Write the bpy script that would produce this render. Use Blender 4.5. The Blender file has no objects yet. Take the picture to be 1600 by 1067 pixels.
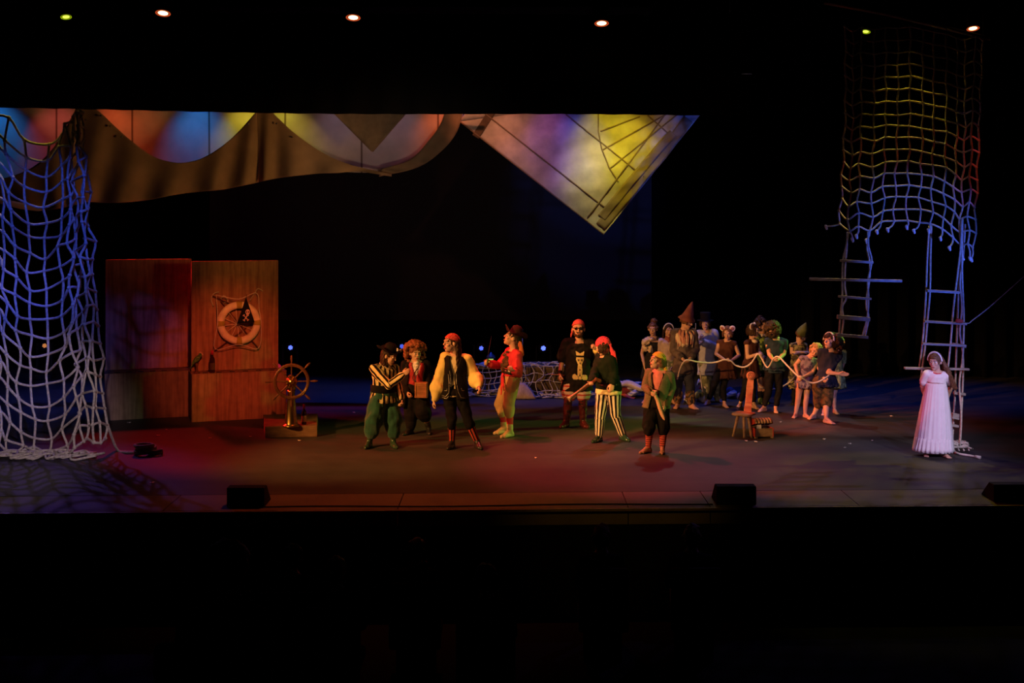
import bpy, math, random
import numpy as np
from mathutils import Vector, Matrix
from mathutils.bvhtree import BVHTree

# ------------------------------------------------------------------ camera, world, light, exposure
F_PX, HCAM, YH = 1900.0, 3.5, 332.0          # focal length in pixels, eye height over the stage, horizon row
SC = bpy.context.scene
COL = SC.collection
cam_data = bpy.data.cameras.new('camera'); cam = bpy.data.objects.new('camera', cam_data); COL.objects.link(cam)
cam.location = (0, 0, HCAM); cam.rotation_euler = (math.radians(90), 0, 0)
cam_data.sensor_fit = 'HORIZONTAL'; cam_data.sensor_width = 36.0
cam_data.lens = F_PX / 1600 * 36.0
cam_data.shift_y = -(533.5 - YH) / 1600
cam_data.clip_end = 200
SC.camera = cam
SC.view_settings.view_transform = 'Standard'; SC.view_settings.look = 'None'
SC.view_settings.gamma = 1.0; SC.view_settings.use_curve_mapping = False
SC.view_settings.exposure = 0.0
W = bpy.data.worlds.new('world'); SC.world = W; W.use_nodes = True
W.node_tree.nodes['Background'].inputs[0].default_value = (0.6, 0.5, 0.6, 1)
W.node_tree.nodes['Background'].inputs[1].default_value = 0.0005

def spot(name, loc, tgt, color, watts, deg, blend=0.6, size=0.08):
    l = bpy.data.lights.new(name, 'SPOT'); l.energy = watts; l.color = color
    l.spot_size = math.radians(deg); l.spot_blend = blend; l.shadow_soft_size = size
    o = bpy.data.objects.new(name, l); COL.objects.link(o)
    o.location = loc
    o.rotation_euler = (Vector(tgt) - Vector(loc)).to_track_quat('-Z', 'Y').to_euler()
    return o

# side, front and back stage lighting (x across, y away from the seats, z up)
spot('amber_side_spot', (-9.5, 11.5, 4.6), (-1.4, 18.2, 0.9), (1.0, .42, .10), 5600, 28, .7)
spot('amber_right_spot', (-6.5, 10.5, 5.2), (1.7, 18.3, 1.1), (1.0, .42, .12), 5200, 19, .7)
spot('amber_front_spot', (-2.5, 4.0, 6.5), (0.0, 18.0, 1.3), (1.0, .56, .22), 800, 17, .8)
spot('red_side_spot', (-10.8, 19.2, 4.0), (1.0, 18.9, .9), (1.0, .06, .03), 1700, 20, .6)
spot('red_kids_spot', (.2, 19.5, 4.9), (4.9, 20.3, .7), (1.0, .14, .07), 1200, 26, .7)
spot('red_stool_spot', (.2, 17.0, 4.0), (3.76, 19.1, .72), (1.0, .07, .03), 2000, 9, .4)
spot('red_top_spot', (-1.0, 20.4, 6.8), (1.2, 17.8, 1.0), (1.0, .05, .08), 2200, 40, .8)
spot('lime_back_spot', (9.8, 21.9, 3.5), (4.5, 20.75, 1.4), (.42, 1.0, .12), 2000, 17, .7)
spot('green_side_spot', (8.5, 15.0, 2.1), (1.2, 18.4, .95), (.38, 1.0, .14), 600, 12, .7)
spot('cool_front_spot', (6.5, 3.0, 6.5), (6.2, 17.6, .9), (.40, .36, 1.0), 3600, 10, .8)
spot('white_front_spot', (9.0, 8.0, 5.0), (6.1, 17.2, .7), (1.0, .86, 1.0), 1800, 11, .7)
spot('pink_left_spot', (1.5, 11.0, 3.2), (6.0, 17.3, .7), (1.0, .22, .45), 420, 13, .8)
spot('kids_front_spot', (1.5, 3.0, 6.5), (4.0, 21.5, .9), (.85, .55, .58), 720, 15, .8)
spot('blue_net_spot_right', (9.6, 9.0, 1.4), (6.0, 17.5, 3.05), (.05, .13, 1.0), 3000, 13, .4)
spot('blue_ladder_spot', (9.6, 9.0, 1.2), (6.1, 17.5, 2.3), (.09, .14, 1.0), 2200, 15, .6)
spot('blue_net_spot_top', (-3.0, 8.5, 8.2), (-7.0, 17.3, 3.1), (.04, .09, 1.0), 3000, 14, .5)
spot('blue_net_spot_mid', (-3.0, 8.5, 7.0), (-7.1, 17.3, 1.9), (.12, .16, 1.0), 1500, 15, .7)
spot('mauve_net_spot_left', (-3.0, 8.0, 3.2), (-6.9, 17.4, .5), (.66, .50, .66), 1800, 17, .7)
spot('yellow_net_spot_right', (6.1, 18.9, 7.3), (5.65, 17.5, 3.9), (1.0, .80, .06), 520, 30, .4)
spot('red_net_spot_right', (9.2, 18.4, 4.6), (7.0, 17.7, 4.2), (1.0, .06, .02), 150, 28, .6)
spot('yellow_net_spot_left', (-6.9, 18.35, 6.9), (-7.1, 17.4, 4.6), (1.0, .80, .08), 170, 34, .5)
# floor washes
for bx_ in (-7.4, -4.2, -1.2, 1.8, 5.0, 8.2):
    spot('blue_floor_wash', (bx_, 22.9, 9.0), (bx_, 23.2, 0), (.03, .10, 1.0), 1250 if bx_ < 3 else 950, 37, 1.0)
spot('mauve_floor_wash', (3.4, 24.0, 9.0), (4.0, 19.2, 0), (.72, .54, .54), 1250, 46, .9)
spot('screen_fill_light', (-1.0, 12.0, 3.2), (-1.8, 26.6, 4.6), (1.0, .7, .5), 260, 34, .8)  # added fill so the grey screen shows, stands in for stray light
spot('red_floor_wash', (-1.0, 17.6, 8.8), (-1.2, 16.5, 0), (1.0, .13, .03), 1350, 51, .9)
spot('yellow_apron_wash', (2.6, 9.0, 6.0), (1.2, 15.0, 0), (1.0, .50, .04), 210, 22, .9)
spot('violet_back_left', (-9.4, 22.0, 7.4), (-6.4, 15.9, 0), (.30, .14, 1.0), 620, 32, .7)
spot('violet_back_right', (8.2, 22.0, 8.2), (4.6, 15.6, 0), (.36, .22, .9), 520, 34, .7)
# the painted flats and crates
spot('orange_flat_spot', (-2.2, 11.5, 5.2), (-4.7, 20.4, 1.1), (1.0, .14, .05), 2000, 17, .9)
spot('amber_flat_spot', (-2.2, 12.5, 4.4), (-4.4, 20.3, 2.3), (1.0, .42, .05), 300, 12, .9)
spot('red_flat_top_light', (-10.0, 22.0, 3.9), (-5.9, 20.95, 2.2), (1.0, .015, .02), 1800, 34, .6)
spot('red_flat_top_light', (-6.3, 22.2, 4.6), (-5.6, 21.1, 2.75), (1.0, .015, .015), 420, 62, .6)
spot('blue_flat_spot', (-8.0, 12.0, 4.0), (-6.5, 20.7, 1.5), (.12, .12, 1.0), 420, 9, .5)
# coloured beams on the sails, hung behind the border and the swags
SAILS = [
 (-9.6, (.02, .24, .95), 95), (-8.5, (1.0, .10, .10), 45), (-7.5, (1.0, .10, .025), 60), (-6.95, (1.0, .12, .03), 22),
 (-5.9, (.02, .26, .95), 105), (-5.0, (1.0, .85, .05), 75), (-4.3, (.95, .85, .05), 55), (-3.3, (.50, .32, .60), 22),
 (-2.2, (.5, .26, .50), 26), (-1.35, (1.0, .14, .03), 75)]
for sx, c, w in SAILS:
    spot('sail_spot', (sx, 21.85, 5.75), (sx + .08, 22.6, 4.85), c, w * .30, 74, 1.0, .03)
for sx, sz, c, w, dg in [(-.55, 4.9, (1.0, .30, .13), 130, 46), (.30, 4.7, (1.0, .28, .28), 60, 40), (.75, 4.9, (.30, .06, .8), 80, 26), (1.25, 4.8, (.08, .16, 1.0), 110, 24), (1.2, 3.9, (.20, .22, 1.0), 90, 24), (.3, 4.1, (.50, .32, .9), 36, 34), (1.85, 4.6, (1.0, .78, .03), 300, 40), (1.75, 3.9, (1.0, .85, .10), 130, 34), (2.5, 4.8, (1.0, .55, .04), 60, 34)]:
    spot('sail_spot', (sx * .9, 20.4, 6.1), (sx, 22.2, sz), c, w * .62, dg + 8, 1.0, .03)
spot('swag_side_spot', (2.6, 15.5, 3.4), (-4.6, 21.3, 4.3), (1.0, .48, .15), 650, 30, .9, .5)

# ------------------------------------------------------------------ helpers
def depth_at(py, z=0.0): return F_PX * (HCAM - z) / (py - YH)
def at(px, py, d): return np.array([(px - 800) / F_PX * d, d, HCAM - (py - YH) / F_PX * d])
def on_floor(px, py): return at(px, py, depth_at(py))
def nrm(v):
    v = np.asarray(v, float); n = np.linalg.norm(v); return v / n if n > 1e-9 else v

def tag(o, label=None, cat=None, group=None, kind=None):
    if label: o['label'] = label
    if cat: o['category'] = cat
    if group: o['group'] = group
    if kind: o['kind'] = kind
    return o
def empty(name, loc, label=None, cat=None, group=None):
    o = bpy.data.objects.new(name, None); COL.objects.link(o); o.location = Vector(loc)
    o.empty_display_size = .1
    return tag(o, label, cat, group)

MATS = {}
def mat(name, rgb, rough=.85, metal=0.0, spec=.15, noise=.18, nscale=9.0, bump=.0, bscale=60.0, pattern=None, emit=None, trans=0.0, sheen=0.0, alpha=1.0):
    if name in MATS: return MATS[name]
    m = bpy.data.materials.new(name); m.use_nodes = True; nt = m.node_tree; N = nt.nodes; L = nt.links
    b = N['Principled BSDF']
    b.inputs['Roughness'].default_value = rough; b.inputs['Metallic'].default_value = metal
    b.inputs['Specular IOR Level'].default_value = spec
    if trans: b.inputs['Transmission Weight'].default_value = trans
    if sheen: b.inputs['Sheen Weight'].default_value = sheen
    tc = N.new('ShaderNodeTexCoord')
    col = None
    base = N.new('ShaderNodeRGB'); base.outputs[0].default_value = (*rgb, 1); col = base.outputs[0]
    if pattern: col = pattern(nt, tc, col)
    if noise:
        nz = N.new('ShaderNodeTexNoise'); nz.inputs['Scale'].default_value = nscale; nz.inputs['Detail'].default_value = 5
        L.new(tc.outputs['Object'], nz.inputs['Vector'])
        mr = N.new('ShaderNodeMapRange'); mr.inputs[1].default_value = .3; mr.inputs[2].default_value = .7
        mr.inputs[3].default_value = 1 - noise; mr.inputs[4].default_value = 1 + noise
        L.new(nz.outputs['Fac'], mr.inputs[0])
        mx = N.new('ShaderNodeVectorMath'); mx.operation = 'SCALE'
        L.new(col, mx.inputs[0]); L.new(mr.outputs[0], mx.inputs['Scale']); col = mx.outputs[0]
    L.new(col, b.inputs['Base Color'])
    if bump:
        n2 = N.new('ShaderNodeTexNoise'); n2.inputs['Scale'].default_value = bscale; n2.inputs['Detail'].default_value = 3
        L.new(tc.outputs['Object'], n2.inputs['Vector'])
        bp = N.new('ShaderNodeBump'); bp.inputs['Strength'].default_value = bump; bp.inputs['Distance'].default_value = .01
        L.new(n2.outputs['Fac'], bp.inputs['Height']); L.new(bp.outputs[0], b.inputs['Normal'])
    if emit:
        b.inputs['Emission Color'].default_value = (*emit[0], 1); b.inputs['Emission Strength'].default_value = emit[1]
    MATS[name] = m
    return m

def mixcol(nt, fac, c1, c2):
    m = nt.nodes.new('ShaderNodeMix'); m.data_type = 'RGBA'
    nt.links.new(fac, m.inputs[0])
    for i, c in ((6, c1), (7, c2)):
        if isinstance(c, tuple): m.inputs[i].default_value = (*c, 1)
        else: nt.links.new(c, m.inputs[i])
    return m.outputs[2]
def math_node(nt, op, a, b=None):
    m = nt.nodes.new('ShaderNodeMath'); m.operation = op
    for i, v in enumerate((a, b)):
        if v is None: continue
        if isinstance(v, (int, float)): m.inputs[i].default_value = v
        else: nt.links.new(v, m.inputs[i])
    return m.outputs[0]
def stripes_long(c2, width=.0, mult=1.0):        # stripes running along a limb or the trunk
    def p(nt, tc, col):
        a = nt.nodes.new('ShaderNodeAttribute'); a.attribute_name = 'lat'
        s = nt.nodes.new('ShaderNodeSeparateXYZ'); nt.links.new(a.outputs['Vector'], s.inputs[0])
        th = math_node(nt, 'ARCTAN2', s.outputs[1], s.outputs[0])
        ph = math_node(nt, 'MULTIPLY', th, s.outputs[2])
        if mult != 1: ph = math_node(nt, 'MULTIPLY', ph, mult)
        sn = math_node(nt, 'SINE', ph)
        g = math_node(nt, 'GREATER_THAN', sn, width)
        return mixcol(nt, g, col, c2)
    return p
def stripes_axis(c2, axis=2, freq=60.0, width=.0):
    def p(nt, tc, col):
        s = nt.nodes.new('ShaderNodeSeparateXYZ'); nt.links.new(tc.outputs['Object'], s.inputs[0])
        g = math_node(nt, 'GREATER_THAN', math_node(nt, 'SINE', math_node(nt, 'MULTIPLY', s.outputs[axis], freq)), width)
        return mixcol(nt, g, col, c2)
    return p
def blotches(c2, scale=20.0, thr=.55):
    def p(nt, tc, col):
        n = nt.nodes.new('ShaderNodeTexNoise'); n.inputs['Scale'].default_value = scale; n.inputs['Detail'].default_value = 2
        nt.links.new(tc.outputs['Object'], n.inputs['Vector'])
        mr = nt.nodes.new('ShaderNodeMapRange'); mr.inputs[1].default_value = thr - .03; mr.inputs[2].default_value = thr + .03
        nt.links.new(n.outputs['Fac'], mr.inputs[0])
        return mixcol(nt, mr.outputs[0], col, c2)
    return p
def dots(c2, scale=30.0, r=.3):
    def p(nt, tc, col):
        n = nt.nodes.new('ShaderNodeTexVoronoi'); n.inputs['Scale'].default_value = scale
        nt.links.new(tc.outputs['Object'], n.inputs['Vector'])
        g = math_node(nt, 'LESS_THAN', n.outputs['Distance'], r)
        return mixcol(nt, g, col, c2)
    return p
def grain(c2, axis_scale=(14, 14, .9)):          # wood or drawn-out brush grain along z
    def p(nt, tc, col):
        mp = nt.nodes.new('ShaderNodeMapping'); mp.inputs['Scale'].default_value = axis_scale
        nt.links.new(tc.outputs['Object'], mp.inputs[0])
        n = nt.nodes.new('ShaderNodeTexNoise'); n.inputs['Scale'].default_value = 1.6; n.inputs['Detail'].default_value = 6
        nt.links.new(mp.outputs[0], n.inputs['Vector'])
        mr = nt.nodes.new('ShaderNodeMapRange'); mr.inputs[1].default_value = .35; mr.inputs[2].default_value = .68
        nt.links.new(n.outputs['Fac'], mr.inputs[0])
        return mixcol(nt, mr.outputs[0], col, c2)
    return p

class Geo:
    def __init__(s): s.v = []; s.f = []; s.n = 0; s.bones = []
    def add(s, v, f):
        v = np.asarray(v, float); s.v.append(v); n = s.n
        s.f.extend([tuple(i + n for i in q) for q in f]); s.n += len(v)
        return s
    def bone(s, p0, p1, r, n, up):
        s.bones.append((np.asarray(p0, float), np.asarray(p1, float), r, n, np.asarray(up, float)))
def frame(d, hint=(0, 0, 1)):
    d = nrm(d); h = np.asarray(hint, float)
    if abs(np.dot(d, nrm(h))) > .97: h = np.array([1, 0, 0]) if abs(d[0]) < .9 else np.array([0, 1, 0])
    a = nrm(np.cross(h, d)); b = np.cross(d, a)
    return a, b
def capsule(g, p0, r0, p1=None, r1=None, flat=None, seg=14, hemi=4):
    """tapered capsule; flat=(vector, factor) squashes it along a direction about its own axis"""
    p0 = np.asarray(p0, float)
    if p1 is None: p1 = p0 + np.array([0, 0, 1e-4]); r1 = r0
    p1 = np.asarray(p1, float)
    if r1 is None: r1 = r0
    d = p1 - p0; Ln = np.linalg.norm(d); d = nrm(d); a, b = frame(d)
    rings = []
    for i in range(hemi + 1):
        t = math.pi / 2 * (1 - i / hemi); rings.append((-math.sin(t) * r0, math.cos(t) * r0))
    for i in range(hemi + 1):
        t = math.pi / 2 * i / hemi; rings.append((Ln + math.sin(t) * r1, math.cos(t) * r1))
    vs = []
    for off, r in rings:
        for k in range(seg):
            t = 2 * math.pi * k / seg
            vs.append(p0 + d * off + (a * math.cos(t) + b * math.sin(t)) * max(r, 1e-4))
    vs = np.array(vs)
    if flat is not None:
        fv = nrm(flat[0]); c = (p0 + p1) / 2
        h = (vs - c) @ fv; vs = vs - np.outer(h * (1 - flat[1]), fv)
    fs = []
    nr = len(rings)
    for i in range(nr - 1):
        for k in range(seg):
            k2 = (k + 1) % seg
            fs.append((i * seg + k, i * seg + k2, (i + 1) * seg + k2, (i + 1) * seg + k))
    fs.append(tuple(range(seg))[::-1]); fs.append(tuple((nr - 1) * seg + k for k in range(seg)))
    g.add(vs, fs)
def ellipsoid(g, c, ax, rad, seg=18, rings=12):
    c = np.asarray(c, float); A = np.array(ax, float)
    vs = []; fs = []
    for i in range(rings + 1):
        t = math.pi * (i / rings); z = math.cos(t); r = max(math.sin(t), 1e-3)
        for k in range(seg):
            p = 2 * math.pi * k / seg
            l = np.array([r * math.cos(p) * rad[0], r * math.sin(p) * rad[1], z * rad[2]])
            vs.append(c + l @ A)
    for i in range(rings):
        for k in range(seg):
            k2 = (k + 1) % seg
            fs.append((i * seg + k, (i + 1) * seg + k, (i + 1) * seg + k2, i * seg + k2))
    fs.append(tuple(range(seg))); fs.append(tuple(rings * seg + k for k in range(seg))[::-1])
    g.add(vs, fs)
I3 = np.eye(3)
def box(g, c, size, ax=I3):
    c = np.asarray(c, float); A = np.asarray(ax, float); h = np.array(size, float) / 2
    vs = [c + (np.array([x, y, z]) * h) @ A for x in (-1, 1) for y in (-1, 1) for z in (-1, 1)]
    g.add(vs, [(0, 1, 3, 2), (4, 6, 7, 5), (0, 4, 5, 1), (2, 3, 7, 6), (0, 2, 6, 4), (1, 5, 7, 3)])
def lathe(g, origin, ax, prof, seg=24, fn=None, cap=True):
    """prof = [(radius, height)], around ax[2]; fn(theta, i, r, h) -> (r, h) shapes brims"""
    A = np.asarray(ax, float); o = np.asarray(origin, float); vs = []; fs = []
    for i, (r, h) in enumerate(prof):
        for k in range(seg):
            t = 2 * math.pi * k / seg
            rr, hh = (r, h) if fn is None else fn(t, i, r, h)
            vs.append(o + np.array([rr * math.cos(t), rr * math.sin(t), hh]) @ A)
    n = len(prof)
    for i in range(n - 1):
        for k in range(seg):
            k2 = (k + 1) % seg
            fs.append((i * seg + k, i * seg + k2, (i + 1) * seg + k2, (i + 1) * seg + k))
    if cap:
        fs.append(tuple(range(seg))[::-1]); fs.append(tuple((n - 1) * seg + k for k in range(seg)))
    g.add(vs, fs)
def tube(g, pts, r, seg=6, closed=False, r_end=None):
    P = np.asarray(pts, float); n = len(P); vs = []; fs = []
    pa = None
    for i in range(n):
        if closed: d = P[(i + 1) % n] - P[i - 1]
        else: d = P[min(i + 1, n - 1)] - P[max(i - 1, 0)]
        d = nrm(d)
        if pa is None: a, b = frame(d)
        else:
            a = nrm(pa - d * np.dot(pa, d)); b = np.cross(d, a)
        pa = a
        rr = r if r_end is None else r + (r_end - r) * i / (n - 1)
        for k in range(seg):
            t = 2 * math.pi * k / seg; vs.append(P[i] + (a * math.cos(t) + b * math.sin(t)) * rr)
    m = n if closed else n - 1
    for i in range(m):
        j = (i + 1) % n
        for k in range(seg):
            k2 = (k + 1) % seg; fs.append((i * seg + k, i * seg + k2, j * seg + k2, j * seg + k))
    if not closed:
        fs.append(tuple(range(seg))[::-1]); fs.append(tuple((n - 1) * seg + k for k in range(seg)))
    g.add(vs, fs)
def smooth_path(pts, sub=5):
    P = [np.asarray(p, float) for p in pts]
    if len(P) < 3: return P
    Q = [2 * P[0] - P[1]] + P + [2 * P[-1] - P[-2]]; out = []
    for i in range(1, len(Q) - 2):
        for s in range(sub):
            t = s / sub; a, b, c, d = Q[i - 1], Q[i], Q[i + 1], Q[i + 2]
            out.append(.5 * ((2 * b) + (-a + c) * t + (2 * a - 5 * b + 4 * c - d) * t * t + (-a + 3 * b - 3 * c + d) * t ** 3))
    out.append(P[-1]); return out
def sheet(g, rows, closed_u=False):
    R = len(rows); C = len(rows[0]); vs = [p for r in rows for p in r]; fs = []
    for i in range(R - 1):
        for k in range(C if closed_u else C - 1):
            k2 = (k + 1) % C; fs.append((i * C + k, i * C + k2, (i + 1) * C + k2, (i + 1) * C + k))
    g.add(vs, fs)

def build(name, g, m, parent=None, voxel=None, smooth=True, wrinkle=None, thick=None, iters=2, base=None, bevel=None):
    base = np.array(parent_loc(parent)) if parent is not None else (np.zeros(3) if base is None else np.asarray(base, float))
    V = np.concatenate(g.v)
    me = bpy.data.meshes.new(name); me.from_pydata((V - base).tolist(), [], g.f); me.update()
    if voxel:
        t = bpy.data.objects.new('tmp', me); COL.objects.link(t)
        r = t.modifiers.new('r', 'REMESH'); r.mode = 'VOXEL'; r.voxel_size = voxel
        if iters:
            s = t.modifiers.new('s', 'SMOOTH'); s.factor = .6; s.iterations = iters
        dg = bpy.context.evaluated_depsgraph_get(); dg.update()
        m2 = bpy.data.meshes.new_from_object(t.evaluated_get(dg)); bpy.data.objects.remove(t); bpy.data.meshes.remove(me); me = m2; me.name = name
    n = len(me.vertices)
    if wrinkle or g.bones:
        co = np.empty(n * 3); me.vertices.foreach_get('co', co); co = co.reshape(-1, 3)
    if g.bones:
        P = co + base; bd = np.full(n, 1e9); lat = np.zeros((n, 3))
        for p0, p1, r, nn, up in g.bones:
            d = p1 - p0; L2 = np.dot(d, d); tt = np.clip(((P - p0) @ d) / L2, 0, 1)
            q = P - (p0 + np.outer(tt, d)); ds = np.linalg.norm(q, axis=1) - r
            dn = nrm(d); a, b = frame(dn, up); k = ds < bd
            bd[k] = ds[k]; lat[k, 0] = (q @ a)[k]; lat[k, 1] = (q @ b)[k]; lat[k, 2] = nn
        at_ = me.attributes.new('lat', 'FLOAT_VECTOR', 'POINT'); at_.data.foreach_set('vector', lat.ravel())
    if wrinkle:
        amp, sc = wrinkle
        me.update(); no = np.empty(n * 3); me.vertex_normals.foreach_get('vector', no); no = no.reshape(-1, 3)
        x, y, z = (co * sc).T
        w = np.sin(x * 1.0 + 2.1 * np.sin(z * .7 + y)) * np.sin(z * .55 + 1.7 * np.sin(x * .8)) + .6 * np.sin(y * 1.3 + z * .9 + 2 * np.sin(x * .5 + 1))
        co = co + no * (w * amp)[:, None]; me.vertices.foreach_set('co', co.ravel())
    me.update()
    me.materials.clear()
    for mm in (m if isinstance(m, (list, tuple)) else [m]): me.materials.append(mm)
    if smooth: me.polygons.foreach_set('use_smooth', [True] * len(me.polygons))
    o = bpy.data.objects.new(name, me); COL.objects.link(o)
    if parent is not None: o.parent = parent
    else: o.location = Vector(base)
    if thick:
        s = o.modifiers.new('thick', 'SOLIDIFY'); s.thickness = thick; s.offset = 0
    if bevel:
        s = o.modifiers.new('bevel', 'BEVEL'); s.width = bevel; s.segments = 2; s.limit_method = 'ANGLE'
    return o
def parent_loc(p):
    v = Vector((0, 0, 0))
    while p is not None: v += p.location; p = p.parent
    return v
def rotz(deg):                      # rows are the axes: x right, y away, z up, turned about z
    a = math.radians(deg); return np.array([[math.cos(a), math.sin(a), 0], [-math.sin(a), math.cos(a), 0], [0, 0, 1]])
# ------------------------------------------------------------------ people
SKIN = mat('skin', (.60, .36, .25), rough=.55, spec=.4, noise=.06, bump=.05)
SKIN_D = mat('skin_tan', (.42, .24, .16), rough=.55, noise=.06)
EYEW = mat('eye_white', (.75, .72, .68), rough=.3, noise=0); IRIS = mat('eye_dark', (.03, .02, .015), rough=.2, noise=0)
LIPS = mat('lips', (.32, .07, .06), rough=.4, noise=0)
HAIRDK = mat('hair_dark_brown', (.035, .018, .010), rough=.5, noise=.4, nscale=40, bump=.5)
HAIRBR = mat('hair_brown', (.13, .06, .03), rough=.5, noise=.4, nscale=40, bump=.5)
HAIRBL = mat('hair_blond', (.46, .30, .14), rough=.5, noise=.3, nscale=40, bump=.5)
HAIRAU = mat('hair_auburn', (.24, .085, .04), rough=.6, noise=.4, nscale=40, bump=.6)
FPS = []
class Fig:
    pass
def figure(label, pelvis, neck, yaw, head, hyaw, hpitch, armA, armB, legA, legB, k=1.0, hroll=0, stout=1.0, skin=None,
           barefoot=False, handA={}, handB={}, mouth=0, hip_yaw=None, hs=1.0, group=None):
    """every point is read off the photo as (column, row, metres behind the body's own plane); A is the person's right side"""
    f = Fig(); f.k = k; f.stout = stout
    ank = []
    for L in (legA, legB):
        ax, ay = L[1][:2]; d = depth_at(ay, .085 * k) if len(L) < 4 else L[3]
        ank.append(at(ax, ay, d))
    d0 = (ank[0][1] + ank[1][1]) / 2 if len(pelvis) < 3 else (ank[0][1] + ank[1][1]) / 2 + pelvis[2]
    f.d0 = d0
    J = lambda p, o=0: at(p[0], p[1], d0 + (p[2] if len(p) > 2 else 0))
    PV = at(pelvis[0], pelvis[1], d0); NK = J(neck) + np.array([0, 0, .032 * k]); HD = J(head)
    f.pelvis, f.neck, f.head = PV, NK, HD
    def axes(y): a = math.radians(y); return np.array([math.cos(a), math.sin(a), 0]), np.array([math.sin(a), -math.cos(a), 0])
    X, F = axes(yaw); f.X, f.F = X, F
    HX, HFt = axes(yaw if hip_yaw is None else hip_yaw); f.HX, f.HF = HX, HFt
    sp = nrm(NK - PV); f.up = sp
    F = nrm(F - sp * np.dot(F, sp)); X = np.cross(sp, F) * -1
    if np.dot(X, f.X) < 0: X = -X
    f.X, f.F = X, F
    sw = .165 * k * (.5 + .5 * stout); hw = .088 * k * (.6 + .4 * stout)
    f.shA = NK - X * sw - sp * .060 * k; f.shB = NK + X * sw - sp * .060 * k
    f.hipA = PV - HX * hw; f.hipB = PV + HX * hw
    f.elA, f.wrA = J(armA[0]), J(armA[1]); f.elB, f.wrB = J(armB[0]), J(armB[1])
    f.knA, f.knB = J(legA[0]), J(legB[0]); f.anA, f.anB = ank
    f.fyA, f.fyB = legA[2], legB[2]
    loc = np.array([(f.anA[0] + f.anB[0]) / 2, d0, 0])
    f.root = empty('person', loc, label, 'person', group)
    # head frame
    y, p, r = math.radians(hyaw), math.radians(hpitch), math.radians(hroll)
    HF = np.array([math.sin(y) * math.cos(p), -math.cos(y) * math.cos(p), math.sin(p)])
    HR = np.array([math.cos(y), math.sin(y), 0]); HU = np.cross(HF, HR)
    HR, HU = HR * math.cos(r) + HU * math.sin(r), HU * math.cos(r) - HR * math.sin(r)
    f.hx, f.hf, f.hu = HR, HF, HU; f.hk = hk = (k if k >= .95 else (.35 + .65 * k)) * hs * 1.13
    H = lambda x, yy, z: HD + (HR * x + HF * yy + HU * z) * hk
    f.H = H
    g = Geo(); A3 = np.array([HR, HF, HU])
    ellipsoid(g, H(0, -.012, .022), A3, np.array([.076, .096, .096]) * hk)
    ellipsoid(g, H(0, .028, -.048), A3, np.array([.056, .060, .066]) * hk)
    capsule(g, H(0, .062, -.094), .022 * hk); capsule(g, H(0, .088, .018), .010 * hk, H(0, .107, -.020), .012 * hk)
    capsule(g, H(-.038, .078, .030), .013 * hk, H(.038, .078, .030), .013 * hk)
    for s in (-1, 1):
        capsule(g, H(s * .036, .062, -.022), .024 * hk)
        ellipsoid(g, H(s * .080, -.008, -.006), A3, np.array([.012, .020, .032]) * hk, 10, 8)
    capsule(g, H(-.018, .084, -.058), .009 * hk, H(.018, .084, -.058), .009 * hk)
    capsule(g, H(0, -.02, -.05), .052 * hk, NK, .056 * k)
    capsule(g, NK, .058 * k, NK - sp * .05 * k, .07 * k)
    # trunk
    def trunk(g, infl=0.0, lo=0.0, hi=1.0, hemdrop=0, st=stout):
        secs = [(-.10, .150, .112, 1), (0.0, .165, .118, 1), (.22, .150, .110, .8), (.42, .128, .098, .5), (.66, .148, .112, .2), (.84, .160, .108, 0), (.94, .120, .080, 0), (1.0, .060, .058, 0)]
        rows = []
        Ls = np.linalg.norm(NK - PV)
        for t, a, b, hp in secs:
            if t < lo - .001 or t > hi + .001: continue
            c = PV + (NK - PV) * t
            xx = nrm(HX * hp + X * (1 - hp)); ff = nrm(HFt * hp + F * (1 - hp))
            rows.append([c + xx * math.cos(q) * (a * k * st + infl) + ff * math.sin(q) * (b * k * st + infl) for q in [2 * math.pi * i / 20 for i in range(20)]])
        n0 = g.n; sheet(g, rows, True); nr = len(rows)
        g.f.append(tuple(n0 + i for i in range(20))[::-1]); g.f.append(tuple(n0 + (nr - 1) * 20 + i for i in range(20)))
    f.trunk = trunk
    trunk(g)
    for s, sh, el, wr, fr in (('A', f.shA, f.elA, f.wrA, handA), ('B', f.shB, f.elB, f.wrB, handB)):
        inn = sh + (X if s == 'A' else -X) * .07 * k
        capsule(g, NK - sp * .01 * k, .050 * k, sh, .046 * k); capsule(g, inn, .062 * k, sh, .056 * k); capsule(g, sh, .054 * k, el, .040 * k)
        m = el + (wr - el) * .3; capsule(g, el, .040 * k, m, .040 * k); capsule(g, m, .040 * k, wr, .027 * k)
        hand(f, g, wr, nrm(fr.get('dir', wr - el)), fr.get('thumb', F), fr.get('inn', X if s == 'A' else -X), fr.get('curl', .35), s)
    for s, hip, kn, an, fy in (('A', f.hipA, f.knA, f.anA, f.fyA), ('B', f.hipB, f.knB, f.anB, f.fyB)):
        capsule(g, hip, .092 * k * stout, kn, .056 * k); m = kn + (an - kn) * .32
        fd = np.array([math.sin(math.radians(fy)), -math.cos(math.radians(fy)), 0])
        capsule(g, kn, .056 * k, m - fd * .012 * k, .056 * k); capsule(g, m - fd * .012 * k, .055 * k, an, .036 * k)
        foot(g, an, fd, k, 0.0, barefoot)
    b = build('body', g, skin or SKIN, f.root, voxel=.0085, iters=2)
    f.body = b
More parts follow.
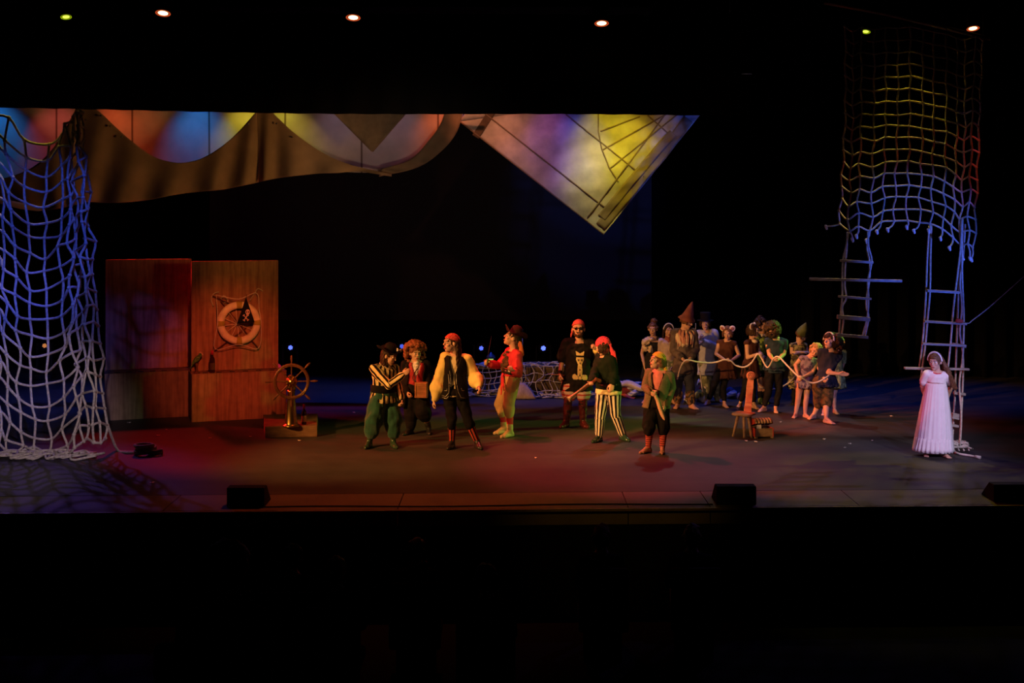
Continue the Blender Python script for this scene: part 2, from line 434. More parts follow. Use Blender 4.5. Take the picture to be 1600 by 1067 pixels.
    # face
    for s in (-1, 1):
        g = Geo(); ellipsoid(g, H(s * .032, .077, .006), A3, np.array([.015, .012, .010]) * hk, 10, 8); ey = build('eyeball', g, EYEW, f.root)
        g = Geo(); ellipsoid(g, H(s * .032, .086, .006), A3, np.array([.007, .005, .007]) * hk, 8, 6); build('iris', g, IRIS, ey)
        g = Geo(); capsule(g, H(s * .018, .094, .030), .0045 * hk, H(s * .050, .080, .032), .004 * hk, seg=8, hemi=2); build('eyebrow', g, HAIRDK, f.root)
    g = Geo(); ellipsoid(g, H(0, .092, -.058 - mouth * .3), A3, np.array([.022, .006, .006 + mouth]) * hk, 12, 8)
    build('lips', g, LIPS, f.root)
    FPS.append((label, k, np.linalg.norm(NK - PV) / k, [round(float(np.linalg.norm(a - b) / k), 2) for a, b in ((f.shA, f.elA), (f.elA, f.wrA), (f.shB, f.elB), (f.elB, f.wrB), (f.hipA, f.knA), (f.knA, f.anA), (f.hipB, f.knB), (f.knB, f.anB))]))
    return f
def hand(f, g, w, D, T, inn, curl, side):
    k = f.k
    T = nrm(np.asarray(T, float) - D * np.dot(T, D)); Nn = np.asarray(inn, float) - D * np.dot(inn, D) - T * np.dot(inn, T)
    Nn = nrm(Nn) if np.linalg.norm(Nn) > .05 else np.cross(D, T)
    kn = []
    for i, o in enumerate((.030, .010, -.010, -.029)):
        b = w + (D * (.085 - abs(o - .005) * .25) + T * o) * k; kn.append(b)
        capsule(g, w + (D * .012 + T * o * .55) * k, .017 * k, b, .0125 * k, seg=10)
    for i, ln in enumerate((.068, .078, .072, .055)):
        p = kn[i]; th = curl * .9
        for j, sl in enumerate((.42, .32, .26)):
            d = D * math.cos(th) + Nn * math.sin(th); q = p + d * ln * sl * 1.12 * k
            capsule(g, p, (.0108 - j * .0009) * k, q, (.0100 - j * .0009) * k, seg=9, hemi=3); p = q; th += curl * 1.25
    p = w + (D * .022 + T * .022) * k; q = p + (D * .026 + T * .026 + Nn * .012) * k; r = q + (D * .030 + T * .008 + Nn * .014 * (1 + curl)) * k
    s = r + (D * .022 - T * .004 + Nn * .010 * (1 + curl)) * k
    capsule(g, p, .015 * k, q, .0125 * k, seg=9); capsule(g, q, .0125 * k, r, .011 * k, seg=9); capsule(g, r, .011 * k, s, .0095 * k, seg=9)
def foot(g, an, fd, k, infl, bare):
    side = np.array([-fd[1], fd[0], 0]); z = np.array([0, 0, 1.])
    h = an[2]
    heel = np.array([an[0], an[1], 0]) - fd * .035 * k + z * (.034 * k)
    ball = np.array([an[0], an[1], 0]) + fd * .125 * k + z * (.026 * k)
    capsule(g, an, .038 * k + infl, heel, .033 * k + infl)
    capsule(g, an + fd * .012 * k, .034 * k + infl, ball + z * .004, .024 * k + infl)
    capsule(g, heel, .031 * k + infl, ball + side * .018 * k, .024 * k + infl); capsule(g, heel, .031 * k + infl, ball - side * .018 * k, .023 * k + infl)
    if bare:
        for i, o in enumerate((.034, .016, 0, -.015, -.029)):
            t = ball + side * o * k
            capsule(g, t, .012 * k, t + fd * (.052 - i * .006) * k - z * .010 * k, .0105 * k, seg=9)
    else:
        capsule(g, ball, .026 * k + infl, ball + fd * .045 * k - z * .004, .020 * k + infl)

# -------- garments
def top(f, name, m, infl=.02, lo=-.10, sleeve=1.0, sinfl=.014, flare=0.0, n=(14, 5), wr=(.006, 30), hi=.94, sides='AB', puff=0, voxel=.011, st=None, hem=None):
    """sleeve = how much of the arm it covers: .5 ends at the elbow, 1 at the wrist; hem = (drop below pelvis, half width, half depth)"""
    g = Geo(); k = f.k
    f.trunk(g, infl, max(lo, -.10), hi, st=f.stout if st is None else st)
    if hem:
        c0 = f.pelvis + (f.neck - f.pelvis) * .35; rows = []
        for t in (0, .4, .7, 1):
            c = c0 + (f.pelvis - np.array([0, 0, hem[0]]) - c0) * t
            a = (.14 * k * f.stout + infl) * (1 - t) + hem[1] * t; b = (.105 * k * f.stout + infl) * (1 - t) + hem[2] * t
            rows.append([c + f.HX * math.cos(q) * a + f.HF * math.sin(q) * b for q in [2 * math.pi * i / 24 for i in range(24)]])
        n0 = g.n; sheet(g, rows[::-1], True); g.f.append(tuple(n0 + i for i in range(24))[::-1]); g.f.append(tuple(n0 + 72 + i for i in range(24)))
    g.bone(f.pelvis, f.neck, .14 * k, n[0], f.F)
    for s, sh, el, wr_ in (('A', f.shA, f.elA, f.wrA), ('B', f.shB, f.elB, f.wrB)):
        inn = sh + (f.X if s == 'A' else -f.X) * .07 * k
        capsule(g, inn, .060 * k + infl * .8, sh, .056 * k + sinfl)
        if s not in sides or sleeve <= 0: continue
        if sleeve <= .5:
            e = sh + (el - sh) * sleeve * 2; capsule(g, sh, .055 * k + sinfl, e, .043 * k + sinfl + flare, hemi=2)
        else:
            t = (sleeve - .5) * 2; e = el + (wr_ - el) * t
            if puff:
                mid = el + (e - el) * .55
                capsule(g, sh, .055 * k + sinfl, el, .045 * k + sinfl + puff * .6); capsule(g, el, .045 * k + sinfl + puff * .6, mid, .040 * k + sinfl + puff); capsule(g, mid, .040 * k + sinfl + puff, e, .030 * k + sinfl)
            else:
                capsule(g, sh, .055 * k + sinfl, el, .042 * k + sinfl); capsule(g, el, .042 * k + sinfl, e, .029 * k + sinfl + flare, hemi=2)
            g.bone(el, e, .03 * k, n[1], f.F)
        g.bone(sh, el, .045 * k, n[1], f.F)
    return build(name, g, m, f.root, voxel=voxel, wrinkle=wr, iters=1)
def pants(f, name, m, end=1.0, infl=.014, baggy=0.0, n=7, wr=(.006, 28), cuff=None, hi=.28):
    """end 0 = knee, 1 = ankle; baggy widens the lower leg"""
    g = Geo(); k = f.k
    f.trunk(g, infl, -.10, hi)
    for hip, kn, an in ((f.hipA, f.knA, f.anA), (f.hipB, f.knB, f.anB)):
        ke = kn if end >= 0 else hip + (kn - hip) * (1 + end)
        capsule(g, hip, .093 * k * f.stout + infl, ke, .058 * k + infl + baggy, hemi=4 if end >= 0 else 2)
        g.bone(hip, kn, .07 * k, n, f.HF)
        if end > 0:
            e = kn + (an - kn) * end
            r1 = (.056 * (1 - end) + .040 * end) * k + infl + (baggy if cuff is None else cuff)
            capsule(g, kn, .058 * k + infl + baggy, e, r1, hemi=2); g.bone(kn, e, .05 * k, n, f.HF)
    return build(name, g, m, f.root, voxel=.011, wrinkle=wr, iters=1)
def legwear(f, name, m, t0=0.0, t1=1.0, infl=.006, n=4, sides='AB', wr=None, feet=False):
    out = []
    for s, kn, an, fy in (('A', f.knA, f.anA, f.fyA), ('B', f.knB, f.anB, f.fyB)):
        if s not in sides: continue
        g = Geo(); k = f.k; fd = np.array([math.sin(math.radians(fy)), -math.cos(math.radians(fy)), 0])
        R = lambda t: (.056 if t < .35 else .056 - (t - .35) / .65 * .019) * k + infl
        a, b = kn + (an - kn) * t0, kn + (an - kn) * t1; m_ = kn + (an - kn) * max(t0, min(.35, t1)) - fd * .01 * k
        capsule(g, a, R(t0), m_, R(.35), hemi=2); capsule(g, m_, R(.35), b, R(t1), hemi=2); g.bone(kn, an, .04 * k, n, fd)
        if feet: foot(g, an, fd, k, infl, False)
        out.append(build(name, g, m, f.root, voxel=.009, wrinkle=wr, iters=1))
    return out
def shoes(f, name, m, top_=0.0, heel=.0, infl=.008, sides='AB', solem=None):
    for s, kn, an, fy in (('A', f.knA, f.anA, f.fyA), ('B', f.knB, f.anB, f.fyB)):
        if s not in sides: continue
        g = Geo(); k = f.k; fd = np.array([math.sin(math.radians(fy)), -math.cos(math.radians(fy)), 0]); sd = np.array([-fd[1], fd[0], 0])
        foot(g, an, fd, k, infl, False)
        if top_: capsule(g, an, .040 * k + infl, an + (kn - an) * top_, .046 * k + infl, hemi=2)
        o = build(name, g, m, f.root, voxel=.009, iters=1)
        g = Geo(); c = np.array([an[0], an[1], .012])
        outl = []
        for q in range(20):
            t = 2 * math.pi * q / 20; x = math.cos(t); w = .040 + .012 * x
            outl.append(c + fd * (.055 + x * .125) * k + sd * math.sin(t) * w * k)
        sheet(g, [[p - [0, 0, .012] for p in outl], [p + [0, 0, .012] for p in outl]], True)
        g.f.append(tuple(range(20))[::-1]); g.f.append(tuple(range(20, 40)))
        if heel: box(g, c - fd * .03 * k + np.array([0, 0, .004]), (.06 * k, .06 * k, .03), np.array([sd, fd, [0, 0, 1]]))
        build('sole', g, solem or M_BLACK, o, smooth=False)
def skirt(f, name, m, z0, drop, a0, b0, a1, b1, rip=.02, nr=11, ragged=0, shift=(0, 0), rows=14, seed=1, thick=.006, lean=None):
    """open shell from a waist at fraction z0 of the trunk down to `drop` metres lower"""
    rnd = random.Random(seed); c0 = f.pelvis + (f.neck - f.pelvis) * z0; R = []
    S = 72
    rag = [rnd.random() * ragged for _ in range(S)]
    for i in range(rows + 1):
        t = i / rows; e = t ** .8; a = a0 + (a1 - a0) * e; b = b0 + (b1 - b0) * e; row = []
        for q in range(S):
            th = 2 * math.pi * q / S
            w = 1 + (rip / max(a, .01)) * (1.2 - 2 * abs(math.sin(nr * th / 2 + .65 * math.sin(2 * th))) + .3 * math.sin(2.3 * nr * th + t * 2)) * t ** .6
            c = c0 + np.array([shift[0] * t, shift[1] * t, -drop * t + (rag[q] * (t > .99))])
            row.append(c + f.HX * math.cos(th) * a * w + f.HF * math.sin(th) * b * w)
        R.append(row)
    g = Geo(); sheet(g, R, True)
    return build(name, g, m, f.root, thick=thick)
def coat(f, name, m, infl=.035, z1=.95, drop=.10, gap=(.9, .35, .5), wid=1.0, hem=(.20, .15), thick=.010, wr=(.006, 24)):
    """sleeveless shell round the trunk, open at the front by `gap` radians at shoulder, waist and hem"""
    k = f.k; R = []; S = 44; st = f.stout
    prof = [(.95, .115, .085), (.88, .150, .105), (.70, .150, .115), (.45, .132, .104), (.22, .152, .115), (0, .168, .122)]
    for t, a, b in prof:
        c = f.pelvis + (f.neck - f.pelvis) * t
        gp = gap[0] + (gap[1] - gap[0]) * min(1, (.95 - t) / .5) if t > .45 else gap[1] + (gap[2] - gap[1]) * (.45 - t) / .6
        R.append((c, f.X, f.F, a * k * st * wid + infl, b * k * st * wid + infl, gp))
    if drop: R.append((f.pelvis - np.array([0, 0, drop]), f.HX, f.HF, hem[0], hem[1], gap[2]))
    rows = []
    for c, x, ff, a, b, gp in R:
        row = []
        for i in range(S + 1):
            th = math.pi / 2 + gp / 2 + (2 * math.pi - gp) * i / S
            row.append(c + x * math.cos(th) * a + ff * math.sin(th) * b)
        rows.append(row)
    fine = []
    for i in range(len(rows) - 1):
        for j in range(4): fine.append([rows[i][q] + (rows[i + 1][q] - rows[i][q]) * j / 4 for q in range(S + 1)])
    fine.append(rows[-1]); g = Geo(); sheet(g, fine)
    o = build(name, g, m, f.root, thick=thick, wrinkle=wr)
    o['edge'] = 0; del o['edge']
    return o, rows
def sleeves(f, name, m, sleeve=1.0, sinfl=.02, flare=0.0, sides='AB', wr=(.003, 24), puff=0):
    k = f.k
    for s, sh, el, wr_ in (('A', f.shA, f.elA, f.wrA), ('B', f.shB, f.elB, f.wrB)):
        if s not in sides: continue
        g = Geo(); inn = sh + (f.X if s == 'A' else -f.X) * .03 * k
        capsule(g, inn, .058 * k + sinfl, sh, .055 * k + sinfl)
        e = el + (wr_ - el) * sleeve
        if puff:
            mid = el + (e - el) * .5
            capsule(g, sh, .050 * k + sinfl, el, .045 * k + sinfl + puff * .7); capsule(g, el, .045 * k + sinfl + puff * .7, mid, .04 * k + sinfl + puff); capsule(g, mid, .04 * k + sinfl + puff, e, .032 * k + sinfl)
        else: capsule(g, sh, .055 * k + sinfl, el, .042 * k + sinfl); capsule(g, el, .042 * k + sinfl, e, .029 * k + sinfl + flare, hemi=2)
        g.bone(sh, el, .04, 5, f.F); g.bone(el, wr_, .04, 5, f.F)
        build(name, g, m, f.root, voxel=.011, wrinkle=wr, iters=1)
def cuff(f, name, m, r=.045, ln=.04, sides='AB', back=0.0):
    for s, el, wr_ in (('A', f.elA, f.wrA), ('B', f.elB, f.wrB)):
        if s not in sides: continue
        g = Geo(); d = nrm(wr_ - el); a, b = frame(d)
        lathe(g, wr_ - d * (ln + back), np.array([a, b, d]), [(r * .8, 0), (r, .004), (r, ln), (r * .8, ln + .004)], 16)
        build(name, g, m, f.root)
def belt(f, name, m, t=.3, h=.045, infl=.035, buckle=None):
    g = Geo(); rows = []; k = f.k; c0 = f.pelvis + (f.neck - f.pelvis) * t; a = .142 * k * f.stout + infl; b = .106 * k * f.stout + infl
    for dz, dr in ((-h, -.008), (-h * .8, 0), (h * .8, 0), (h, -.008)):
        rows.append([c0 + f.up * dz + f.X * math.cos(q) * (a + dr) + f.F * math.sin(q) * (b + dr) for q in [2 * math.pi * i / 32 for i in range(32)]])
    sheet(g, rows, True); g.f.append(tuple(range(32))[::-1]); g.f.append(tuple(range(96, 128)))
    o = build(name, g, m, f.root)
    if buckle:
        g = Geo(); A = np.array([f.X, f.F, f.up]); c = c0 + f.F * (b + .006)
        for dx, dz, sx, sz in ((-.03, 0, .01, .07), (.03, 0, .01, .07), (0, .03, .07, .01), (0, -.03, .07, .01), (0, 0, .006, .05)):
            box(g, c + f.X * dx + f.up * dz, (sx, .012, sz), A)
        build('buckle', g, buckle, o, bevel=.002)
def hair(f, m, name='hair', length=.1, strands=60, r=.016, curl=0.0, vol=.0, seed=1, back=1, fall=None, voxel=.009, front=.25, cover=0.15):
    """strands laid from the crown over the skull and hanging `length` metres below the ears"""
    rnd = random.Random(seed); g = Geo(); hk = f.hk; A = np.array([f.hx, f.hf, f.hu])
    ellipsoid(g, f.H(0, -.020, .034), A, np.array([.084 + vol * .7, .100 + vol * .7, .094 + vol]) * hk)
    down = np.array([0, 0, -1.])
    for i in range(strands):
        th = -math.pi / 2 + (rnd.random() - .5) * 2 * (math.pi - front * math.pi)
        rx, ry = .080 + vol, .100 + vol
        p0 = f.H(math.cos(th) * rx * .6, math.sin(th) * ry * .6 - .01, .09 + vol * .5)
        p1 = f.H(math.cos(th) * rx, math.sin(th) * ry - .012, .01 + rnd.random() * .03)
        L = length * (.75 + .5 * rnd.random()); p2 = p1 + (down * L * .5) + (f.hx * math.cos(th) + f.hf * math.sin(th)) * .012
        p3 = p1 + down * L + (f.hx * math.cos(th) + f.hf * math.sin(th)) * .01
        if fall is not None: p3 = p3 + np.asarray(fall) * L; p2 = p2 + np.asarray(fall) * L * .5
        pts = [p0, p1, p2, p3]
        for a, b in zip(pts[:-1], pts[1:]):
            j = np.array([rnd.uniform(-1, 1) for _ in range(3)]) * curl
            capsule(g, a, r * hk, b + j, r * hk * .85, seg=8, hemi=2)
    return build(name, g, m, f.root, voxel=voxel, iters=1, wrinkle=(.004 + curl * .1, 90))
def curls(f, m, name='hair', c=(0, -.02, .02), rad=(.13, .13, .13), n=150, r=.026, cut=True, seed=2, drop=0, w=.005):
    rnd = random.Random(seed); g = Geo(); A = np.array([f.hx, f.hf, f.hu]); hk = f.hk
    ellipsoid(g, f.H(c[0], c[1] - .01, c[2] + .02), A, np.array(rad) * hk * .78)
    for i in range(n):
        z = rnd.uniform(-.75, 1); t = rnd.uniform(0, 2 * math.pi); q = math.sqrt(max(0, 1 - z * z))
        x, y = q * math.cos(t), q * math.sin(t)
        if cut and y > .35 and z < .45: continue
        capsule(g, f.H(c[0] + x * rad[0], c[1] + y * rad[1], c[2] + z * rad[2] - (drop if z < 0 else 0) * rnd.random()), r * hk * rnd.uniform(.7, 1.2), seg=8, hemi=3)
    return build(name, g, m, f.root, voxel=.010, iters=1, wrinkle=(w, 110))
def bandana(f, m, tails=(), knot=(.0, -.1, .0), name='bandana', low=.0, parent=None):
    g = Geo(); hk = f.hk; A = np.array([f.hx, f.hf, f.hu]); c = np.array([0, -.014, .026]); R = np.array([.086, .108, .103])
    rows = []
    for i in range(9):
        row = []
        for q in range(32):
            th = 2 * math.pi * q / 32; zl = low + .012 + .030 * math.sin(th)      # brow edge higher than the nape
            ph = math.pi / 2 - (math.pi / 2 - math.asin(np.clip((zl) / R[2], -1, 1))) * i / 8
            row.append(f.H(*(c + R * np.array([math.cos(ph) * math.cos(th), math.cos(ph) * math.sin(th), math.sin(ph)]))))
        rows.append(row)
    sheet(g, rows, True)
    o = build(name, g, m, f.root, thick=.006, wrinkle=(.0015, 60))
    g = Geo(); kn = f.H(*knot); capsule(g, kn, .024 * hk)
    for tx, ty, tz, w in tails:
        e = kn + np.array([tx, ty, tz]); mid = (kn + e) / 2 + np.array([0, -.02, .015])
        capsule(g, kn, .015, mid, w * .8, flat=(f.F, .5)); capsule(g, mid, w * .8, e, w * .5, flat=(f.F, .5))
    build('knot', g, m, o, voxel=.008, wrinkle=(.003, 50), iters=1)
    return o
def hatframe(f): return np.array([f.hx, f.hf, f.hu])
def project(f_obj, pts, d, off=.004, far=.6):
    """drop points onto a mesh along direction d (all in world space), standing off the surface"""
    b = parent_loc(f_obj); b = Vector(b)
    me = f_obj.data
    bv = BVHTree.FromPolygons([v.co + b for v in me.vertices], [tuple(p.vertices) for p in me.polygons])
    out = []; d = nrm(d)
    for p in pts:
        h = bv.ray_cast(Vector(p - d * far), Vector(d), far * 2)
        out.append(np.array(h[0]) - d * off if h[0] is not None else None)
    good = [o for o in out if o is not None]
    mean = np.mean(good, axis=0) if good else pts[0]
    return [o if o is not None else p + d * np.dot(mean - p, d) for o, p in zip(out, pts)]
def decal(parent, name, m, f, polys, origin, thick=.004, n=6):
    """flat shapes (x, z outlines in metres about origin) pressed onto the front of a garment"""
    g = Geo(); up = np.array([0, 0, 1.])
    for poly in polys:
        P = [origin + f.X * x + up * z for x, z in poly]; c = sum(P) / len(P); Q = [c]; m_ = len(P)
        for r in (.5, 1.0):
            for i in range(m_): 
                for s in range(n): Q.append(c + (P[i] * (1 - s / n) + P[(i + 1) % m_] * (s / n) - c) * r)
        Q = project(parent, Q, -f.F); N_ = m_ * n; fs = []
        for i in range(N_):
            j = (i + 1) % N_; fs.append((0, 1 + i, 1 + j)); fs.append((1 + i, 1 + N_ + i, 1 + N_ + j, 1 + j))
        g.add(Q, fs)
    return build(name, g, m, parent, thick=thick, smooth=False)
def line_on(parent, name, m, f, lines, origin, r=.005):
    g = Geo(); up = np.array([0, 0, 1.])
    for ln in lines:
        P = [origin + f.X * x + up * z for x, z in ln]; Q = []
        for a, b in zip(P[:-1], P[1:]): Q += [a + (b - a) * s / 6 for s in range(6)]
        Q.append(P[-1]); tube(g, project(parent, Q, -f.F, off=.002), r, 6)
    return build(name, g, m, parent)
# ------------------------------------------------------------------ materials of the place
M_BLACK = mat('matt_black', (.012, .012, .013), rough=.8, noise=.1)
M_DRAPE = mat('black_drape', (.006, .006, .007), rough=1.0, spec=.05, noise=.1)
M_STEEL = mat('dull_steel', (.35, .35, .36), rough=.35, metal=1)
M_BRASS = mat('brass', (.62, .40, .12), rough=.28, metal=1, noise=.15)
M_ROPE = mat('rope', (.52, .46, .36), rough=.9, noise=.25, nscale=30, bump=.6, bscale=90)
M_ROPEW = mat('white_cord', (.70, .64, .56), rough=.8, noise=.1)
M_WOODRED = mat('painted_wood', (.42, .22, .12), rough=.75, pattern=grain((.24, .11, .06)), noise=.12)
M_WOOD = mat('varnished_wood', (.17, .06, .028), rough=.35, pattern=grain((.09, .03, .015), (20, 20, 3)), noise=.1)
M_PLANK = mat('weathered_plank', (.42, .36, .30), rough=.85, pattern=grain((.28, .22, .17), (3, 20, 20)))
def floor_pattern(nt, tc, col):
    n = nt.nodes.new('ShaderNodeTexNoise'); n.inputs['Scale'].default_value = .9; n.inputs['Detail'].default_value = 8
    mp = nt.nodes.new('ShaderNodeMapping'); mp.inputs['Scale'].default_value = (.35, 2.2, 1)
    nt.links.new(tc.outputs['Object'], mp.inputs[0]); nt.links.new(mp.outputs[0], n.inputs['Vector'])
    mr = nt.nodes.new('ShaderNodeMapRange'); mr.inputs[1].default_value = .3; mr.inputs[2].default_value = .75
    nt.links.new(n.outputs['Fac'], mr.inputs[0])
    return mixcol(nt, mr.outputs[0], col, (.064, .060, .059))
M_FLOOR = mat('stage_vinyl', (.044, .041, .040), rough=.55, spec=.25, pattern=floor_pattern, noise=.15, nscale=3, bump=.03, bscale=8)
M_APRON = mat('apron_boards', (.13, .11, .085), rough=.6, spec=.25, noise=.15, nscale=2)

def structure(o): o['kind'] = 'structure'; return o
FL, FR = np.array([-13.5, 13.95, 0]), np.array([13.5, 14.83, 0])       # the stage's front edge, slightly askew to the seats
def front(x): return 13.95 + (x + 13.5) / 27 * .88
g = Geo()
AP = .82
for a0, a1, z0 in ((AP, 15.5, 0),):
    P = [[-13.5, front(-13.5) + a0, 0], [13.5, front(13.5) + a0, 0], [13.5, 30, 0], [-13.5, 30, 0]]
    g.add(np.array(P + [[p[0], p[1], -.2] for p in P]), [(0, 1, 2, 3), (7, 6, 5, 4), (0, 4, 5, 1), (1, 5, 6, 2), (2, 6, 7, 3), (3, 7, 4, 0)])
structure(build('floor', g, M_FLOOR, smooth=False))
g = Geo(); xs = [-13.5, -9.6, -6.9, -4.1, -1.35, 1.38, 2.36, 4.15, 6.9, 9.6, 13.5]
for x0, x1 in zip(xs[:-1], xs[1:]):
    x0 += .006; x1 -= .006
    P = [[x0, front(x0), 0], [x1, front(x1), 0], [x1, front(x1) + AP - .012, 0], [x0, front(x0) + AP - .012, 0]]
    P = [[p[0], p[1], -.001] for p in P]
    g.add(np.array(P + [[p[0], p[1], -.2] for p in P]), [(0, 1, 2, 3), (7, 6, 5, 4), (0, 4, 5, 1), (1, 5, 6, 2), (2, 6, 7, 3), (3, 7, 4, 0)])
structure(build('stage_apron', g, M_APRON, smooth=False))
g = Geo(); A = rotz(math.degrees(math.atan2(.88, 27)))
box(g, ((FL + FR) / 2 + np.array([0, .03, -.75])), (27, .05, 1.1), A); structure(build('wall_stage_front', g, M_DRAPE, smooth=False))
M_EDGE = mat('edge_strip', (.35, .28, .2), rough=.4, metal=.6)
g = Geo(); box(g, ((FL + FR) / 2 + np.array([0, -.02, -.02])), (27, .03, .03), A); structure(build('trim_1', g, M_EDGE, smooth=False))
# raked floor of the auditorium
g = Geo(); M_CARPET = mat('dark_carpet', (.001, .001, .001), rough=1, noise=.3, nscale=40)
g.add([[-13.5, 14.6, -1.25], [13.5, 14.6, -1.25], [13.5, 11.6, -1.25], [-13.5, 11.6, -1.25], [13.5, 2.4, 1.15], [-13.5, 2.4, 1.15]], [(0, 1, 2, 3), (3, 2, 4, 5)])
structure(build('floor_auditorium', g, M_CARPET, smooth=False, thick=.1))
g = Geo(); box(g, (0, 30, 4.5), (27, .1, 9.6)); structure(build('wall_back', g, M_DRAPE, smooth=False))
g = Geo(); box(g, (-13.5, 21, 4.5), (.1, 18, 12)); structure(build('wall_left', g, M_DRAPE, smooth=False))
g = Geo(); box(g, (13.5, 21, 4.5), (.1, 18, 12)); structure(build('wall_right', g, M_DRAPE, smooth=False))
g = Geo(); box(g, (0, 16, 10.4), (27, 28, .1)); structure(build('ceiling', g, M_DRAPE, smooth=False))

# hanging masking
def drape(name, label, x0, x1, y0, y1, zb0, zb1, zt, folds, amp, m=M_DRAPE, cat='curtain', group=None):
    g = Geo(); n = 120; rows = []
    for j in range(5):
        t = j / 4; row = []
        for i in range(n + 1):
            s = i / n; zb = zb0 + (zb1 - zb0) * s + .02 * math.sin(s * 9)
            row.append([x0 + (x1 - x0) * s, y0 + (y1 - y0) * s + amp * math.sin(s * folds * 2 * math.pi), zb + (zt - zb) * t])
        rows.append(row)
    sheet(g, rows); o = build(name, g, m, base=[(x0 + x1) / 2, (y0 + y1) / 2, min(zb0, zb1)], thick=.01)
    return tag(o, label, cat, group)
drape('border_curtain', 'long black border curtain hiding the tops of the sails', -10.5, 3.6, 18.7, 19.1, 5.12, 5.00, 6.6, 26, .05)
drape('leg_curtain', 'black side curtain at the right behind the rope ladders', 6.2, 12.5, 26.5, 25.5, 0.01, 0.01, 9.8, 16, .12)
M_SCREEN = mat('grey_screen', (.030, .026, .022), rough=.95, noise=.05)
g = Geo(); d = 26.6; x0, x1 = (328 - 800) / F_PX * d, (1018 - 800) / F_PX * d; zb = HCAM - (500 - YH) / F_PX * d
box(g, ((x0 + x1) / 2, d, (zb + 8.0) / 2), (x1 - x0, .03, 8.0 - zb))
tag(build('projection_screen', g, M_SCREEN, base=[(x0 + x1) / 2, d, zb], smooth=False), 'wide dark grey screen hanging behind the sails', 'screen')

# ------------------------------------------------------------------ painted flats and crates, left
ANG = 18.6; RB = rotz(ANG)           # both crates are turned the same way
def crate(x0, x1, yb0, zt_px, depth_, label, hgt):
    c0, c1 = on_floor(x0, yb0[0]), on_floor(x1, yb0[1])
    return c0, c1
c0 = on_floor(299, 660); ux = RB[0]; uy = RB[1]
L1 = 1.58; H1 = .785; D1 = .95
def crate_obj(c, L, D, H, name, label, m):
    g = Geo(); r = empty(name, c + ux * L / 2 + uy * D / 2, label, 'crate')
    box(g, c + ux * L / 2 + uy * D / 2 + [0, 0, H / 2], (L - .01, D - .01, H), RB); build('box_body', g, m, r, smooth=False, bevel=.004)
    g = Geo(); box(g, c + ux * L / 2 + uy * D / 2 + [0, 0, H + .008], (L, D, .018), RB); build('lid_board', g, m, r, smooth=False, bevel=.003)
    for t in np.linspace(.15, .85, 6):
        g = Geo(); box(g, c + ux * L * t + uy * .12 + [0, 0, H + .02], (.09, .035, .008), RB); build('hinge_plate', g, M_BLACK, r, smooth=False)
    return r
crate_obj(c0, L1, D1, H1, 'crate', 'reddish wooden crate carrying the toy parrot and a bottle', M_WOODRED)
c1 = on_floor(163, 657.5) ; L2 = 1.372
M_WOODDK = mat('painted_wood_dark', (.30, .19, .13), rough=.8, pattern=grain((.17, .10, .07)), noise=.12)
crate_obj(c1, L2, D1, .77, 'crate', 'dull brown crate in front of the shadowed left flat', M_WOODDK)
def flat(c, L, z0, z1, name, label):
    r = empty(name, c + ux * L / 2, label, 'stage flat'); T = .10
    g = Geo(); box(g, c + ux * L / 2 + uy * T / 2 + [0, 0, (z0 + z1) / 2], (L - .03, T, z1 - z0 - .02), RB); build('panel', g, M_WOODRED, r, smooth=False)
    g = Geo()
    for cc, s in ((c + ux * .008, (.016, T + .02, z1 - z0)), (c + ux * (L - .008), (.016, T + .02, z1 - z0))): box(g, cc + uy * T / 2 + [0, 0, (z0 + z1) / 2], s, RB)
    box(g, c + ux * L / 2 + uy * T / 2 + [0, 0, z1 - .008], (L, T + .02, .016), RB); build('edge_batten', g, M_WOODRED, r, smooth=False)
    return r
fc = c0 + uy * .30 + [0, 0, 0]; flat(fc + ux * .02, 1.455, H1 + .018, H1 + .018 + 1.87, 'stage_flat', 'brown wood-grained flat carrying the life ring and rigging')
fc2 = c1 + uy * .42; flat(fc2 + ux * .02, 1.43, .79, .79 + 1.90, 'stage_flat', 'shadowed brown flat with red-lit edge, left of the life ring')
FLATP = fc            # the flat's face: points on it are fc + ux*s + z
def face(px, py, off=0.0):
    """the point where a line of sight meets the flat's face, brought `off` metres forward of it"""
    dr = np.array([(px - 800) / F_PX, 1, -(py - YH) / F_PX]); n = uy; t = np.dot(fc - uy * off - np.array([0, 0, HCAM]), n) / np.dot(dr, n)
    return np.array([0, 0, HCAM]) + dr * t

# life ring
M_RING = mat('life_ring_white', (.86, .76, .50), rough=.6, noise=.15, bump=.2, bscale=30)
M_BAND = mat('life_ring_band', (.45, .36, .05), rough=.6)
rc = face(373.5, 504.5, .10); r = empty('life_ring', rc + np.array([0, 0, -.37]), 'large off-white life ring hung on the brown flat', 'life ring')
g = Geo(); FA = np.array([ux, [0, 0, 1], -uy])
P = [rc + (ux * math.cos(t) + np.array([0, 0, 1]) * math.sin(t)) * .305 for t in np.linspace(0, 2 * math.pi, 48, endpoint=False)]
tube(g, P, .062, 16, True); build('ring', g, M_RING, r, wrinkle=(.002, 40))
for t in (0, 90, 180, 270):
    g = Geo(); t = math.radians(t); Q = [rc + (ux * math.cos(t + s) + np.array([0, 0, 1]) * math.sin(t + s)) * .305 for s in np.linspace(-.14, .14, 7)]
    tube(g, Q, .066, 16); build('band', g, M_BAND, r)
g = Geo(); cs = [face(338, 461, .12), face(373, 467, .19), face(401, 458, .12), face(405, 485, .12), face(408, 508, .18), face(404, 544, .1), face(373, 538, .19), face(336, 545, .1), face(340, 505, .18)]
tube(g, smooth_path(cs + [cs[0]], 5)[:-1], .0065, 6, True)
build('grab_line', g, M_ROPEW, r)
